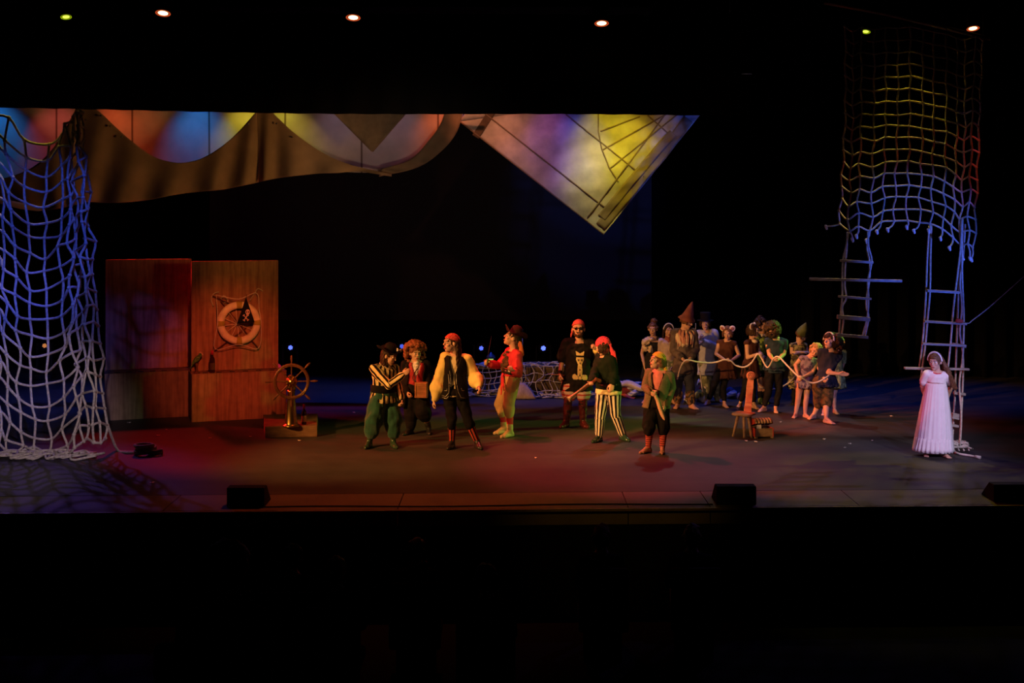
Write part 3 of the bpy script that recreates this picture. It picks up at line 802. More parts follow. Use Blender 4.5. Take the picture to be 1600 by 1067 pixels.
# small ship's wheel behind the ring's opening
r = empty('rigging_ornament', face(373, 545, .04), 'knotted rope spider and crossed sticks behind the life ring', 'ornament')
g = Geo(); hub = face(371, 506, .06)
for q in range(12):
    t = q * math.pi / 6 + .1; tube(g, [hub, hub + (ux * math.cos(t) + np.array([0, 0, 1]) * math.sin(t)) * .30], .005)
build('spokes', g, M_ROPEW, r)
for a, b in (((336, 548), (385, 512)), ((404, 545), (345, 470)), ((332, 462), (360, 475))):
    g = Geo(); tube(g, [face(*a, .05), face(*b, .05)], .012, 8); build('stick', g, M_WOOD, r)
for pts in ([(333, 478), (330, 468), (334, 459), (342, 456)], [(344, 468), (350, 462), (356, 470), (349, 474)], [(390, 470), (398, 458), (403, 451), (411, 455)]):
    g = Geo(); tube(g, smooth_path([face(*p, .045) for p in pts], 5), .010, 8); build('shadow_loop', g, M_ROPE, r)  # solid hooks modelled where the rigging's shadows fall on the flat
M_FLAG = mat('black_flag', (.012, .010, .012), rough=.9, noise=.1); M_BONE = mat('bone_paint', (.78, .55, .50), rough=.7, noise=.05)
r = empty('pirate_flag', face(384, 505, .2), 'black pennant with a skull and crossed bones over the life ring', 'flag')
g = Geo(); rows = []
for j in range(9):
    t = j / 8; a = face(384.5, 464, .22); b0, b1 = face(370, 506, .20), face(395, 503, .24)
    L_ = a + (b0 - a) * t; R_ = a + (b1 - a) * t + ux * .03 * t
    rows.append([L_ + (R_ - L_) * s + uy * -.02 * math.sin(s * 7 + t * 3) * t for s in np.linspace(0, 1, 9)])
sheet(g, rows); fl = build('cloth', g, M_FLAG, r, thick=.004)
g = Geo(); sc_ = face(387, 487.5, .262); A = np.array([ux, -uy, [0, 0, 1]]); up = np.array([0, 0, 1.])
ellipsoid(g, sc_, A, (.040, .012, .046), 14, 10); box(g, sc_ - up * .046 + ux * -.004, (.038, .018, .026), A)
build('skull', g, M_BONE, fl)
g = Geo()
for sx in (-1, 1): ellipsoid(g, sc_ + ux * .015 * sx - uy * .011 + up * .002, A, (.010, .005, .013), 8, 6)
build('eye_sockets', g, M_FLAG, fl)
g = Geo(); bc = sc_ - up * .095 - ux * .03
for a in (55, -50):
    v = ux * math.cos(math.radians(a)) + up * math.sin(math.radians(a)); tube(g, [bc - v * .055, bc + v * .055], .009)
    for s in (-1, 1):
        for o in (-1, 1): capsule(g, bc + v * .055 * s + np.cross(v, uy) * .010 * o, .011, seg=8)
build('crossed_bones', g, M_BONE, fl)
g = Geo(); tube(g, [face(378, 512, .19), face(385.5, 460, .20)], .006, 6); build('stick', g, M_WOOD, r)

# parrot on a perch, bottles
def top_pt(px, back):                # on top of the right crate, `back` metres from its front edge
    z = H1 + .018; o = c0 + uy * back; o[2] = z
    dr = np.array([(px - 800) / F_PX, 1]); s = (dr[0] * o[1] - o[0]) / (ux[0] - dr[0] * ux[1])
    return o + ux * s
M_GREEN = mat('parrot_green', (.16, .30, .06), rough=.7, pattern=blotches((.05, .13, .03), 40, .5)); M_PFACE = mat('parrot_face', (.55, .38, .25), rough=.7)
p = top_pt(307.5, .13); r = empty('toy_parrot', p, 'green toy parrot perched on a short post on the crate', 'parrot')
g = Geo(); lathe(g, p, I3, [(.055, 0), (.055, .012), (.026, .03), (.020, .10), (.026, .16), (.020, .17)], 14); build('perch', g, M_WOOD, r)
g = Geo(); up = np.array([0, 0, 1.]); c = p + up * .235
ax = np.array([[0, 1, 0], nrm([-.75, 0, .65]), nrm([.65, 0, .75])])
ellipsoid(g, c, np.array([[0, 1, 0], nrm([.75, 0, -.65]), nrm([.65, 0, .75])]), (.042, .042, .085)); capsule(g, c + ax[2] * .09 + up * .005, .034)
capsule(g, c - ax[2] * .06, .028, c - ax[2] * .17 - up * .03, .010, flat=((.75, 0, -.65), .5)); build('bird_body', g, M_GREEN, r, voxel=.007)
g = Geo(); hd = c + ax[2] * .09 + up * .012; capsule(g, hd + [.022, 0, .012], .018, hd + [.04, 0, -.01], .010); capsule(g, hd + [-.002, 0, .026], .02)
build('beak', g, M_PFACE, r, voxel=.006)
g = Geo()
for s in (-1, 1): capsule(g, hd + [.016, .026 * s, .01], .006, seg=8)
build('eyes', g, M_BLACK, r)
for s in (-1, 1):
    g = Geo(); ellipsoid(g, c + np.array([0, .036 * s, 0]) - ax[2] * .02, np.array([[0, 1, 0], nrm([.75, 0, -.65]), nrm([.65, 0, .75])]), (.012, .030, .085)); build('wing', g, M_GREEN, r)
M_GLASS = mat('dark_bottle_glass', (.035, .006, .006), rough=.06, spec=.8, noise=0); M_LABEL = mat('bottle_label', (.62, .55, .36), rough=.7); M_FOIL = mat('red_foil', (.55, .02, .05), rough=.35)
def bottle(p, label, h=.30, lab=M_LABEL):
    r = empty('bottle', p, label, 'bottle'); s = h / .30
    g = Geo(); lathe(g, p, I3, [(q * s, z * s) for q, z in ((.036, 0), (.039, .008), (.039, .17), (.034, .195), (.017, .222), (.0145, .235), (.0145, .275))], 20); b = build('glass_body', g, M_GLASS, r)
    g = Geo(); lathe(g, p, I3, [(q * s, z * s) for q, z in ((.0160, .245), (.0165, .30), (.0150, .305))], 14); build('foil_neck', g, M_FOIL, r)
    g = Geo(); lathe(g, p, I3, [(.0402 * s, .045 * s), (.0402 * s, .135 * s)], 20, cap=False); build('paper_label', g, lab, r)
M_DLAB = mat('dark_label', (.10, .05, .03), rough=.6)
bottle(top_pt(331.5, .10), 'dark bottle on the crate beside the toy parrot', .37, M_DLAB)

# ship's wheel on its plinth
AW = rotz(-7); w0 = on_floor(457, 671) ; w0[2] = 0
zt = .175
r = empty('wheel_plinth', w0, "low wooden plinth block under the ship's wheel", 'plinth')
g = Geo(); pc = np.array([w0[0], w0[1] - .02, zt / 2])
fl_, fr_, br_, bl_ = on_floor(414, 684), on_floor(495.5, 682.5), None, None
ex = nrm(fr_ - fl_); ey = np.array([-ex[1], ex[0], 0]); Lp = np.linalg.norm(fr_ - fl_)
dpt = 1.15; sk = -.14
tb = [fl_, fr_, fr_ + ey * dpt + ex * sk * .4, fl_ + ey * dpt + ex * sk]
g.add(np.array([q + [0, 0, 0] for q in tb] + [q + [0, 0, zt] for q in tb]), [(3, 2, 1, 0), (4, 5, 6, 7), (0, 1, 5, 4), (1, 2, 6, 5), (2, 3, 7, 6), (3, 0, 4, 7)])
M_PLINTH = mat('plinth_wood', (.30, .17, .09), rough=.7, pattern=grain((.20, .10, .06), (2, 12, 12)))
build('block', g, M_PLINTH, r, smooth=False, bevel=.006)
wc = at(455, 665.5, depth_at(665.5, zt)); wc[2] = zt
r = empty('ships_wheel', wc, "wooden ship's wheel on a tapering brass pedestal", "ship's wheel")
hub = at(455.5, 596, wc[1] - .13); hh = hub[2] - zt
g = Geo(); lathe(g, wc, I3, [(.135, 0), (.135, .012), (.105, .03), (.098, .05), (.055, hh * .72), (.062, hh * .74), (.06, hh * .80)], 28); build('pedestal', g, M_BRASS, r)
g = Geo()
lathe(g, np.array([wc[0], wc[1], zt + hh * .8]), I3, [(.07, 0), (.075, .02), (.075, .17), (.05, .21), (.02, .23)], 24); build('binnacle_head', g, M_BRASS, r)
WX = nrm([math.cos(math.radians(6)), math.sin(math.radians(6)), 0]); WF = np.array([WX[1], -WX[0], 0]); WA = np.array([WX, up, WF])
g = Geo(); lathe(g, hub - WF * .03, WA, [(.235, 0), (.272, 0), (.278, .008), (.278, .036), (.272, .044), (.235, .044), (.229, .036), (.229, .008), (.235, 0)], 48, cap=False); rim = build('rim', g, M_WOOD, r)
g = Geo()
for rr in (.246, .262): tube(g, [hub + WF * .016 + (WX * math.cos(t) + up * math.sin(t)) * rr for t in np.linspace(0, 2 * math.pi, 40, endpoint=False)], .0018, 6, True)
build('inlay_rings', g, M_BRASS, rim)
for q in range(8):
    t = q * math.pi / 4; v = WX * math.cos(t) + up * math.sin(t); a, b = frame(v, WF); g = Geo()
    lathe(g, hub + v * .05 - WF * .008, np.array([a, b, v]), [(.012, 0), (.016, .03), (.009, .06), (.014, .09), (.009, .12), (.013, .17), (.013, .225), (.009, .24), (.016, .28), (.018, .31), (.013, .345), (.004, .355)], 12); build('spoke', g, M_WOOD, r)
g = Geo(); lathe(g, hub - WF * .04, WA, [(.085, 0), (.088, .02), (.085, .05), (.045, .06), (.05, .075), (.035, .095), (.004, .105)], 24); hb = build('hub', g, M_BRASS, r)
g = Geo()
for q in range(8):
    t = q * math.pi / 4 + .39; capsule(g, hub + (WX * math.cos(t) + up * math.sin(t)) * .070 + WF * .012, .008, seg=8)
build('hub_studs', g, M_BRASS, hb)
bp = at(475, 663, depth_at(663, zt)); bp[2] = zt
bottle(bp, "dark bottle with red foil neck on the plinth of the ship's wheel", .31)

# ------------------------------------------------------------------ three-legged seat with tall back, treasure chest
sc0 = at(1162, 645, depth_at(645, .36)); sc0[2] = 0
r = empty('stool', sc0, 'wooden stool with a tall narrow red-lit back and round top', 'stool')
M_SEAT = mat('stool_wood', (.45, .30, .19), rough=.6, pattern=grain((.30, .19, .12), (3, 14, 14)))
g = Geo(); R = rotz(12); z = .36
lathe(g, sc0 + [0, 0, z - .035], R, [(.155, 0), (.175, .006), (.175, .030), (.165, .036)], 32, fn=lambda t, i, rr, h: (rr * (1 + .12 * math.cos(4 * t)) * 1.0, h)); build('seat', g, M_SEAT, r)
for a in (200, 262, 300, 20):
    t = math.radians(a); v = np.array([math.cos(t), math.sin(t), 0]); g = Geo(); tube(g, [sc0 + v * .10 + [0, 0, z - .03], sc0 + v * .19 + [0, 0, .004]], .026, 10, r_end=.019); build('leg', g, M_SEAT, r)
g = Geo(); b0 = sc0 + R[0] * .085 + R[1] * .05 + [0, 0, z]; bd = nrm([.13, .16, 1]); bx = nrm(np.cross([0, 1, 0], bd)); by = np.cross(bd, bx)
prof = [(.060, 0), (.052, .12), (.050, .25), (.052, .40), (.045, .52)]
for (wa, ha), (wb, hb_) in zip(prof[:-1], prof[1:]):
    P = [b0 + bd * h + bx * w * s + by * o for h, w in ((ha, wa), (hb_, wb)) for s, o in ((-1, -.012), (1, -.012), (1, .012), (-1, .012))]
    g.add(P, [(0, 1, 5, 4), (1, 2, 6, 5), (2, 3, 7, 6), (3, 0, 4, 7), (0, 3, 2, 1), (4, 5, 6, 7)])
bk = build('backrest', g, M_SEAT, r, smooth=False)
g = Geo(); cc = b0 + bd * .57
lathe(g, cc - by * .016, np.array([bx, bd, by]), [(.066, 0), (.070, .006), (.070, .026), (.066, .032)], 32); build('round_top', g, M_SEAT, bk)
g = Geo()
for rr in (.052, .030): tube(g, [cc - by * .018 + (bx * math.cos(t) + bd * math.sin(t)) * rr for t in np.linspace(0, 2 * math.pi, 28, endpoint=False)], .004, 6, True)
capsule(g, cc - by * .017, .010, seg=8); build('carved_rings', g, M_WOOD, bk)
# treasure chest
k0 = on_floor(1180.5, 685); r = empty('treasure_chest', k0 + [.12, .12, 0], 'small treasure chest with ribbed lid ajar and a white note', 'treasure chest')
CX = nrm([math.cos(math.radians(9)), math.sin(math.radians(9)), 0]); CY = np.array([-CX[1], CX[0], 0]); CA = np.array([CX, CY, up])
M_CHEST = mat('chest_wood', (.34, .24, .13), rough=.6, pattern=grain((.22, .15, .08), (3, 10, 14))); M_CRED = mat('chest_red', (.55, .06, .04), rough=.6); M_PAPER = mat('white_paper', (.75, .74, .72), rough=.8, noise=.03)
Lc, Dc, Hc = .285, .25, .13; cen = k0 + CX * Lc / 2 + CY * Dc / 2
g = Geo(); box(g, cen + up * (.02 + Hc / 2) - CY * (Dc / 2 - .008), (Lc, .016, Hc), CA); box(g, cen + up * (.02 + Hc / 2) + CY * (Dc / 2 - .008), (Lc, .016, Hc), CA); box(g, cen + up * .028, (Lc, Dc, .016), CA)
build('box_body', g, M_CHEST, r, smooth=False, bevel=.003)
g = Geo()
for s in (-1, 1): box(g, cen + up * (.02 + Hc / 2) + CX * s * (Lc / 2 + .002), (.016, Dc + .004, Hc), CA)
build('end_panel', g, M_CRED, r, smooth=False, bevel=.003)
for sx in (-1, 1):
    for sy in (-1, 1): g = Geo(); box(g, cen + CX * sx * (Lc / 2 - .015) + CY * sy * (Dc / 2 - .015) + up * .012, (.04, .04, .024), CA); build('foot', g, M_CHEST, r, smooth=False)
g = Geo(); hinge = cen + CY * Dc / 2 + up * (.02 + Hc); a = math.radians(17); LY = CY * math.cos(a) + -up * math.sin(a) ; LU = np.cross(CX, LY)
g2 = Geo(); g3 = Geo()
for i in range(6):
    xa, xb = -Lc / 2 + Lc * i / 6 + .003, -Lc / 2 + Lc * (i + 1) / 6 - .003; rows = []
    for x in (xa, xb):
        rows.append([hinge + CX * x - LY * (Dc / 2 - Dc / 2 * math.cos(t)) + LU * (math.sin(t) * .095 + .005) for t in np.linspace(0, math.pi, 15)])
    sheet(g, rows)
build('lid', g, M_CHEST, r, thick=.012)
for x in (-Lc / 2, Lc / 2):
    n0 = g2.n; P = [hinge + CX * x - LY * (Dc / 2 - Dc / 2 * math.cos(t)) + LU * (math.sin(t) * .095 + .003) for t in np.linspace(0, math.pi, 15)]
    g2.add(P, [tuple(range(15))])
build('lid_end', g2, M_CRED, r, thick=.012, smooth=False)
g = Geo(); box(g, cen - CX * .075 - CY * (Dc / 2 - .03) + up * (.02 + Hc + .02), (.075, .003, .065), np.array([CX, nrm(CY + up * .2), nrm(up - CY * .2)])); build('note', g, M_PAPER, r, smooth=False)
g = Geo(); rnd = random.Random(5)
for _ in range(26): capsule(g, cen + CX * rnd.uniform(-.12, .12) + CY * rnd.uniform(-.1, .1) + up * (Hc + rnd.uniform(-.03, .0)), rnd.uniform(.008, .016), seg=8, hemi=3)
build('trinkets', g, M_BLACK, r)
g = Geo(); tube(g, [cen - CX * (Lc / 2 + .012) + CY * y + up * (.11 + .012 * math.cos(y * 50)) for y in np.linspace(-.03, .03, 7)], .005); build('end_handle', g, M_BLACK, r)
# ------------------------------------------------------------------ rope nets
def lerp_list(L, u):
    u = max(0, min(len(L) - 1.0001, u)); i = int(u); return L[i] + (L[i + 1] - L[i]) * (u - i)
def net_mesh(name, nodes, rope_r, m, parent, extra=(), knot=1.7, skip=None):
    g = Geo(); R = len(nodes); C = len(nodes[0])
    for j in range(R):
        P = [p for p in nodes[j] if p is not None]
        if len(P) > 1: tube(g, smooth_path(P, 4), rope_r, 6)
    for i in range(C):
        P = [nodes[j][i] for j in range(R) if nodes[j][i] is not None]
        if len(P) > 1: tube(g, smooth_path(P, 4), rope_r, 6)
    for e in extra: tube(g, smooth_path(e, 4), rope_r, 6)
    for row in nodes:
        for p in row:
            if p is not None: capsule(g, p, rope_r * knot, seg=7, hemi=2)
    return build(name, g, m, parent)
# left net
rnd = random.Random(11)
XT = [-52, -44, -36, -30, -24, -14, 8, 40, 72, 96, 108, 114, 118, 121, 124, 127]       # columns at the top
XM = [-60, -46, -34, -22, -8, 4, 20, 42, 70, 94, 108, 113, 119, 127, 133, 139]
XB = [-66, -46, -30, -14, 2, 16, 34, 54, 78, 102, 120, 128, 138, 146, 155, 166]
DN = 17.38
nodes = []
NR = 21
for j in range(NR):
    v = j / (NR - 1); row = []
    for i in range(16):
        if v < .28: x = XT[i] + (XM[i] - XT[i]) * (v / .28)
        else: x = XM[i] + (XB[i] - XM[i]) * ((v - .28) / .72)
        s = (x - 62) / 68.; sag = 54 * max(0, 1 - s * s) * (1 - .15 * v)
        if x < -6: sag = 8 + 22 * math.sin((x + 60) * .12) ** 2
        y = 168 + 26.0 * j + sag + rnd.uniform(-5, 5)
        x += rnd.uniform(-3.5, 3.5) + (3.5 * math.sin(j * 1.9 + i * 2.4) if (x > 96 or x < 22) else 1.5 * math.sin(j * 1.1 + i))
        edge = abs(s) ** 2
        dd = DN + .30 * math.sin(i * 1.7 + 1) * min(1, edge + .2) * (1 - .4 * v) + .35 * (1 - min(1, edge)) + .05 * math.sin(j + i)
        p = at(x, y, dd)
        if p[2] < .05 + .02 * (i % 2):
            over = .05 - p[2]; p = p + np.array([rnd.uniform(-.05, .05), -over * .5 + rnd.uniform(-.1, .1), 0]); p[2] = .022 + rnd.uniform(0, .06)
        row.append(p)
    nodes.append(row)
r = empty('cargo_net', at(60, 332 + HCAM * F_PX / DN, DN), 'tall rope cargo net draped at the left side of the stage', 'net')
ex = []
for q in range(7):      # slack rope piled along the foot of the net
    ex.append([np.array([at(xx, 700, DN)[0], DN + rnd.uniform(-.30, .25), .02 + rnd.uniform(0, .06)]) for xx in np.arange(-40 + q * 5, 175 - q * 6, 17)])
net_mesh('mesh_net', nodes, .0185, M_ROPE, r, ex)
g = Geo(); e0 = nodes[-2][15]; tail = [e0, on_floor(182, 704) + [0, 0, .03], on_floor(196, 708) + [0, 0, .02], on_floor(212, 708) + [0, 0, .02]]
tube(g, smooth_path(tail, 6), .018); tube(g, smooth_path([p + [.03, -.05, 0] for p in tail], 6), .016); build('tail_rope', g, M_ROPE, r)
M_DRYROPE = mat('old_rope', (.34, .30, .18), rough=.9, noise=.3, nscale=40, bump=.5)
r = empty('rope_coil', on_floor(227, 713), "small coil of thick rope at the net's foot", 'rope')
g = Geo(); c = on_floor(227, 710)
pts = []
for q in range(150):
    t = q / 150; a = t * 2 * math.pi * 5; rr = .13 + .02 * math.sin(a * .7); pts.append(c + [rr * math.cos(a), rr * math.sin(a), .022 + t * .13])
tube(g, pts, .019, 8); build('coil', g, M_DRYROPE, r)
g = Geo(); c2 = on_floor(242, 711); pts = [c2 + [.10 * math.cos(a), .08 * math.sin(a), .02 + .006 * q_ ] for q_, a in enumerate(np.linspace(0, 4 * math.pi, 50))]
pts = [np.array([p[0], p[1], .02 + .0012 * i]) for i, p in enumerate(pts)]; tube(g, pts, .018, 8); build('loose_coil', g, M_DRYROPE, r)
# right net
DR = 17.6
XC = [1321, 1333, 1346, 1366, 1384, 1403, 1422, 1442, 1459, 1479, 1496, 1508, 1519, 1530]
TOPP = [0, 8, 2, 5, 2, 3, 1, 5, 9, 12, 18, 21, 16, 22]
BOTP = [0, 12, 3, 9, -2, -5, -4, -3, 1, 9, 21, 34, 30, 36]
OFFX = [-9, -8, -6, -5, -5, -6, -6, -6, -4, -5, -8, -9, -7, -8]
nodes = []; NRR = 17
for j in range(-7, NRR - 7):
    v = max(0, j) / 9.0; row = []
    for i in range(14):
        y = 176 + 19.3 * j + TOPP[i] * (1 - v) + BOTP[i] * v + rnd.uniform(-1.5, 1.5)
        if j < 0: y = 176 + 19.3 * j + TOPP[i]
        x = XC[i] + OFFX[i] * v + (2.6 * math.sin(j * 2.1 + i * 1.3)) * (.4 + .6 * min(1, v + .2)) + (5 if j < 0 and i > 11 else 0) * min(1, -j / 6)
        dd = DR + [.25, -.10, .0, .05, .08, .08, .05, 0, -.05, -.05, 0, .15, .05, .28][i] + .03 * math.sin(i + j)
        row.append(at(x, y, dd))
    nodes.append(row)
r = empty('cargo_net', at(1425, 370, DR), 'rope cargo net hanging high over the girl in white', 'net')
ex = []; kn = []
for i, (dx, dy) in enumerate([(-22, 4), (4, 12), (-3, 14), (-6, 15), (-7, 14), (-11, 13), (-2, 9), (-9, 12), (-2, 10), (-3, 14), (-6, 15), (3, 18), (3, 22), (-2, 18)]):
    b = nodes[-1][i]; e = b + np.array([dx * DR / F_PX, 0, -dy * DR / F_PX]); m_ = (b + e) / 2 + [.015, 0, -.01]; ex.append([b, m_, e]); kn.append(e)
net_mesh('mesh_net', nodes, .0130, M_ROPE, r, ex)
for e in kn:
    g = Geo(); capsule(g, e, .024, e + [.01, 0, -.035], .018, seg=9); build('rope_end', g, M_ROPEW, r, wrinkle=(.004, 80))
g = Geo(); tube(g, [nodes[0][0] + [-.3, 0, .35], nodes[0][4] + [0, 0, .2], nodes[0][13] + [.1, 0, .02]], .03, 8)
tp = nodes[0]
build('top_pole', g, M_PLANK, r)
g = Geo()
for i in (0, 4, 9, 13): tube(g, [tp[i], tp[i] + [0, 0, 3.2]], .006)
build('hanging_line', g, M_BLACK, r)

# rope ladders
def ladder(name, label, ropes, rungs, d, rr=.014, extra=()):
    r = empty(name, at(rungs[-1][0], rungs[-1][1], d), label, 'rope ladder')
    for pts in ropes:
        g = Geo(); P = [at(p[0], p[1], d + (p[2] if len(p) > 2 else 0)) for p in pts]
        for p in P: p[2] = max(p[2], .02)
        tube(g, smooth_path(P, 6), rr, 6); build('side_rope', g, M_ROPE, r)
    for ru in rungs:
        xa, ya, xb, yb, th = ru[:5]; o = ru[5] if len(ru) > 5 else 0
        g = Geo(); a, b = at(xa, ya, d + o - .03), at(xb, yb, d + o - .03); v = nrm(b - a); A = np.array([v, [0, 1, 0], nrm(np.cross(v, [0, 1, 0]))]); h = th * d / F_PX
        box(g, (a + b) / 2, (np.linalg.norm(b - a), max(.07, h), h), A); build('rung', g, M_PLANK, r, smooth=False, bevel=.008)
    return r
ladder('rope_ladder', 'short rope ladder swinging free with one long crosspole', [
 [(1326, 362), (1322, 385), (1317, 408), (1316, 440), (1316, 465), (1313, 496), (1311, 525)], [(1324, 362, .08), (1323, 390, .08), (1321, 410, .08), (1320, 445, .1), (1322, 466, .08), (1316, 480, .1), (1318, 500, .08), (1315, 524, .08)],
 [(1356, 362), (1357, 385), (1362, 408), (1356, 440), (1357, 466), (1355, 496), (1348, 524)], [(1357, 362, .08), (1355, 390, .08), (1359, 412, .08), (1358, 440, .1), (1354, 466, .08), (1354, 480, .1), (1357, 497, .08), (1352, 524, .08)]],
 [(1313, 407, 1364, 410, 4), (1265, 436, 1409, 439, 4.2), (1310, 463, 1361, 467, 3.6), (1308, 495, 1359, 499, 6.5), (1307, 523, 1356, 527, 4.5)], DR - .05)
ladder('rope_ladder', 'long rope ladder reaching the stage behind the girl in white', [
 [(1455, 352), (1455, 362), (1454, 400), (1453, 455), (1449, 503), (1446, 538), (1441, 576), (1438, 600)], [(1452, 353, .1), (1449, 400, .2), (1447, 455, .2), (1444, 505, .2), (1441, 540, .2), (1436, 578, .2)],
 [(1503, 340), (1501, 385), (1496, 430), (1491, 470), (1488, 503), (1485, 540), (1481, 577), (1478, 615), (1477, 660)], [(1500, 345, .15), (1502, 390, .15), (1498, 450, .15), (1496, 503, .15), (1494, 560, .15), (1492, 620, .15), (1488, 690, .15)],
 [(1504, 340), (1503, 400), (1504, 450), (1506, 500), (1504, 560), (1499, 600), (1502, 650), (1500, 698)], [(1508, 350, .12), (1505, 400, .12), (1500, 440, .12), (1503, 480, .12), (1500, 520, .12), (1505, 560, .12), (1503, 630, .12), (1499, 697, .12)]],
 [(1448, 454, 1499, 457, 4.2), (1444, 502, 1510, 506, 3.8), (1441, 537, 1508, 540, 3.4), (1413, 575, 1514, 577, 3.4), (1488, 538, 1509, 541, 5, .1), (1490, 614, 1508, 616, 4, .1), (1487, 649, 1502, 652, 9, .1), (1486, 664, 1502, 667, 4, .1)], DR + .1)
r = empty('rope_bundle', at(1494, 700, depth_at(704)), "tangled rope heap at the foot of the long rope ladder", 'rope')
g = Geo(); c = on_floor(1494, 706); c[2] = .03
pts = [c + [.16 * math.sin(q * 1.3) + .05 * math.sin(q * 3.1), .10 * math.cos(q * 1.7), .02 + .10 * abs(math.sin(q * .9))] for q in range(46)]
tube(g, smooth_path(pts, 3), .014, 6)
for q in range(5): tube(g, smooth_path([at(1487 + q * 3, 690, c[1]), c + [.08 * q - .18, .05 * (q % 2), .1], c + [-.12 + .07 * q, -.08, .0]], 5), .012)
build('tangle', g, M_ROPE, r)
r = empty('rope', on_floor(1532, 715), "loose white-tipped rope end on the stage behind the white gown", 'rope')
g = Geo(); P = [on_floor(1488, 706), on_floor(1498, 711), on_floor(1515, 714), on_floor(1527, 716.5)]
tube(g, [p + [0, 0, .02] for p in smooth_path(P, 5)], .016, 8); o = build('strand', g, M_ROPEW, r)
g = Geo(); tube(g, [on_floor(1524, 716) + [0, 0, .024], on_floor(1532, 717.5) + [0, 0, .024]], .024, 10); build('taped_end', g, M_ROPEW, r)
r = empty('guy_rope', at(1514, 506, DR + .1), 'thin guy rope pulled up to the right from the ladder', 'rope')
g = Geo(); tube(g, smooth_path([at(1490, 504, DR + .02), at(1512, 505, DR + .02), at(1520, 500, DR + .1), at(1560, 468, DR + .4), at(1640, 396, DR + 1.2)], 6), .008); build('line', g, M_ROPE, r)
g = Geo(); capsule(g, at(1496, 501, DR - .02), .03, at(1502, 502, DR - .02), .03); build('red_knot', g, mat('red_tape', (.5, .06, .04)), r, wrinkle=(.004, 70))

# ------------------------------------------------------------------ sails
def canvas_pattern(c2, w=.02, period=(1.05, 9.), off=(.25, .3)):
    def p(nt, tc, col):
        s = nt.nodes.new('ShaderNodeSeparateXYZ'); nt.links.new(tc.outputs['Object'], s.inputs[0])
        out = col
        for ax, pr, of in ((0, period[0], off[0]), (2, period[1], off[1])):
            v = math_node(nt, 'FRACT', math_node(nt, 'DIVIDE', math_node(nt, 'ADD', s.outputs[ax], of + 50), pr))
            gt = math_node(nt, 'LESS_THAN', v, w / pr)
            out = mixcol(nt, gt, out, c2)
        return out
    return p
M_CANVAS = mat('sail_canvas', (.66, .60, .52), rough=.9, noise=.16, nscale=2.2, bump=.25, bscale=5, pattern=canvas_pattern((.22, .17, .13), .035, (1.42, 9.), (1.18, .3)))
M_CANVAS2 = mat('sail_canvas_plain', (.66, .60, .52), rough=.9, noise=.24, nscale=3.2, bump=.3, bscale=6)
M_SWAG = mat('brown_sailcloth', (.36, .25, .15), rough=.9, noise=.18, nscale=3, bump=.2, bscale=10)
M_TAPE = mat('brown_webbing', (.16, .11, .075), rough=.9)
M_PATCH = mat('brown_sail_patch', (.36, .27, .17), rough=.9, noise=.15)
def curtain_between(top_px, bot_px, d, folds, amp, nu=90, nv=16, fan=None):
    """cloth between two polylines given in photo pixels; folds run from top to bottom"""
    def along(P, s):
        P = [np.array(p, float) for p in P]; L = [0]
        for a, b in zip(P[:-1], P[1:]): L.append(L[-1] + np.linalg.norm(b - a))
        t = s * L[-1]
        for i in range(len(P) - 1):
            if t <= L[i + 1] + 1e-9: return P[i] + (P[i + 1] - P[i]) * ((t - L[i]) / max(1e-9, L[i + 1] - L[i]))
        return P[-1]
    rows = []
    for j in range(nv + 1):
        t = j / nv; row = []
        for i in range(nu + 1):
            s = i / nu; a = along(top_px, s); b = along(bot_px, s); p = a + (b - a) * t
            dd = d(s) if callable(d) else d
            w = amp * (.25 + .75 * math.sin(math.pi * min(1, t * 1.1) * .5)) * (math.sin(folds * s * 2 * math.pi + 1.5 * math.sin(3 * t + s * 5)) + .4 * math.sin(folds * 2.3 * s * 2 * math.pi + t * 4))
            row.append(at(p[0], p[1], dd + w))
        rows.append(row)
    return rows
def sm2(P, n=4):
    return [tuple(q) for q in smooth_path([np.array([p[0], p[1], 0.]) for p in P], n)]
sm2_ = lambda P: [(q[0], q[1]) for q in sm2(P)]
# back canvas seen above the swags
g = Geo(); rows = curtain_between(sm2_([(-60, 120), (200, 121), (460, 122), (722, 124)]), sm2_([(-60, 300), (60, 330), (150, 300), (290, 285), (420, 262), (520, 268), (600, 268), (650, 246), (700, 212), (724, 186)]), 22.6, 5, .03, 120, 20)
sheet(g, rows); o = build('sail', g, M_CANVAS, thick=.004, base=at(330, 200, 22.6)); tag(o, 'long pale canvas sail lit blue, orange and yellow behind the brown swag', 'sail')
# the pointed dark flap hanging in front of it
r = empty('sail', at(582, 238, 21.75), 'dark pointed sail flap hanging in front of the pale canvas', 'sail')
g = Geo(); sheet(g, curtain_between([(486, 122), (520, 122), (690, 122)], [(520, 176), (582, 238.5), (636, 176)], 21.75, 2, .02, 40, 12)); build('cloth', g, M_PATCH, r, thick=.005)
# right-hand edge folds of the first sail
g = Geo(); sheet(g, curtain_between(sm2_([(700, 150), (690, 190), (668, 222), (640, 250), (596, 264)]), sm2_([(724, 170), (714, 206), (690, 236), (652, 262), (592, 276)]), 21.6, 3, .04, 60, 8))
tag(build('sail_roll', g, M_SWAG, thick=.006, base=at(660, 240, 21.6)), 'rolled dark sail edge curving up to the tip of the second sail', 'sail')
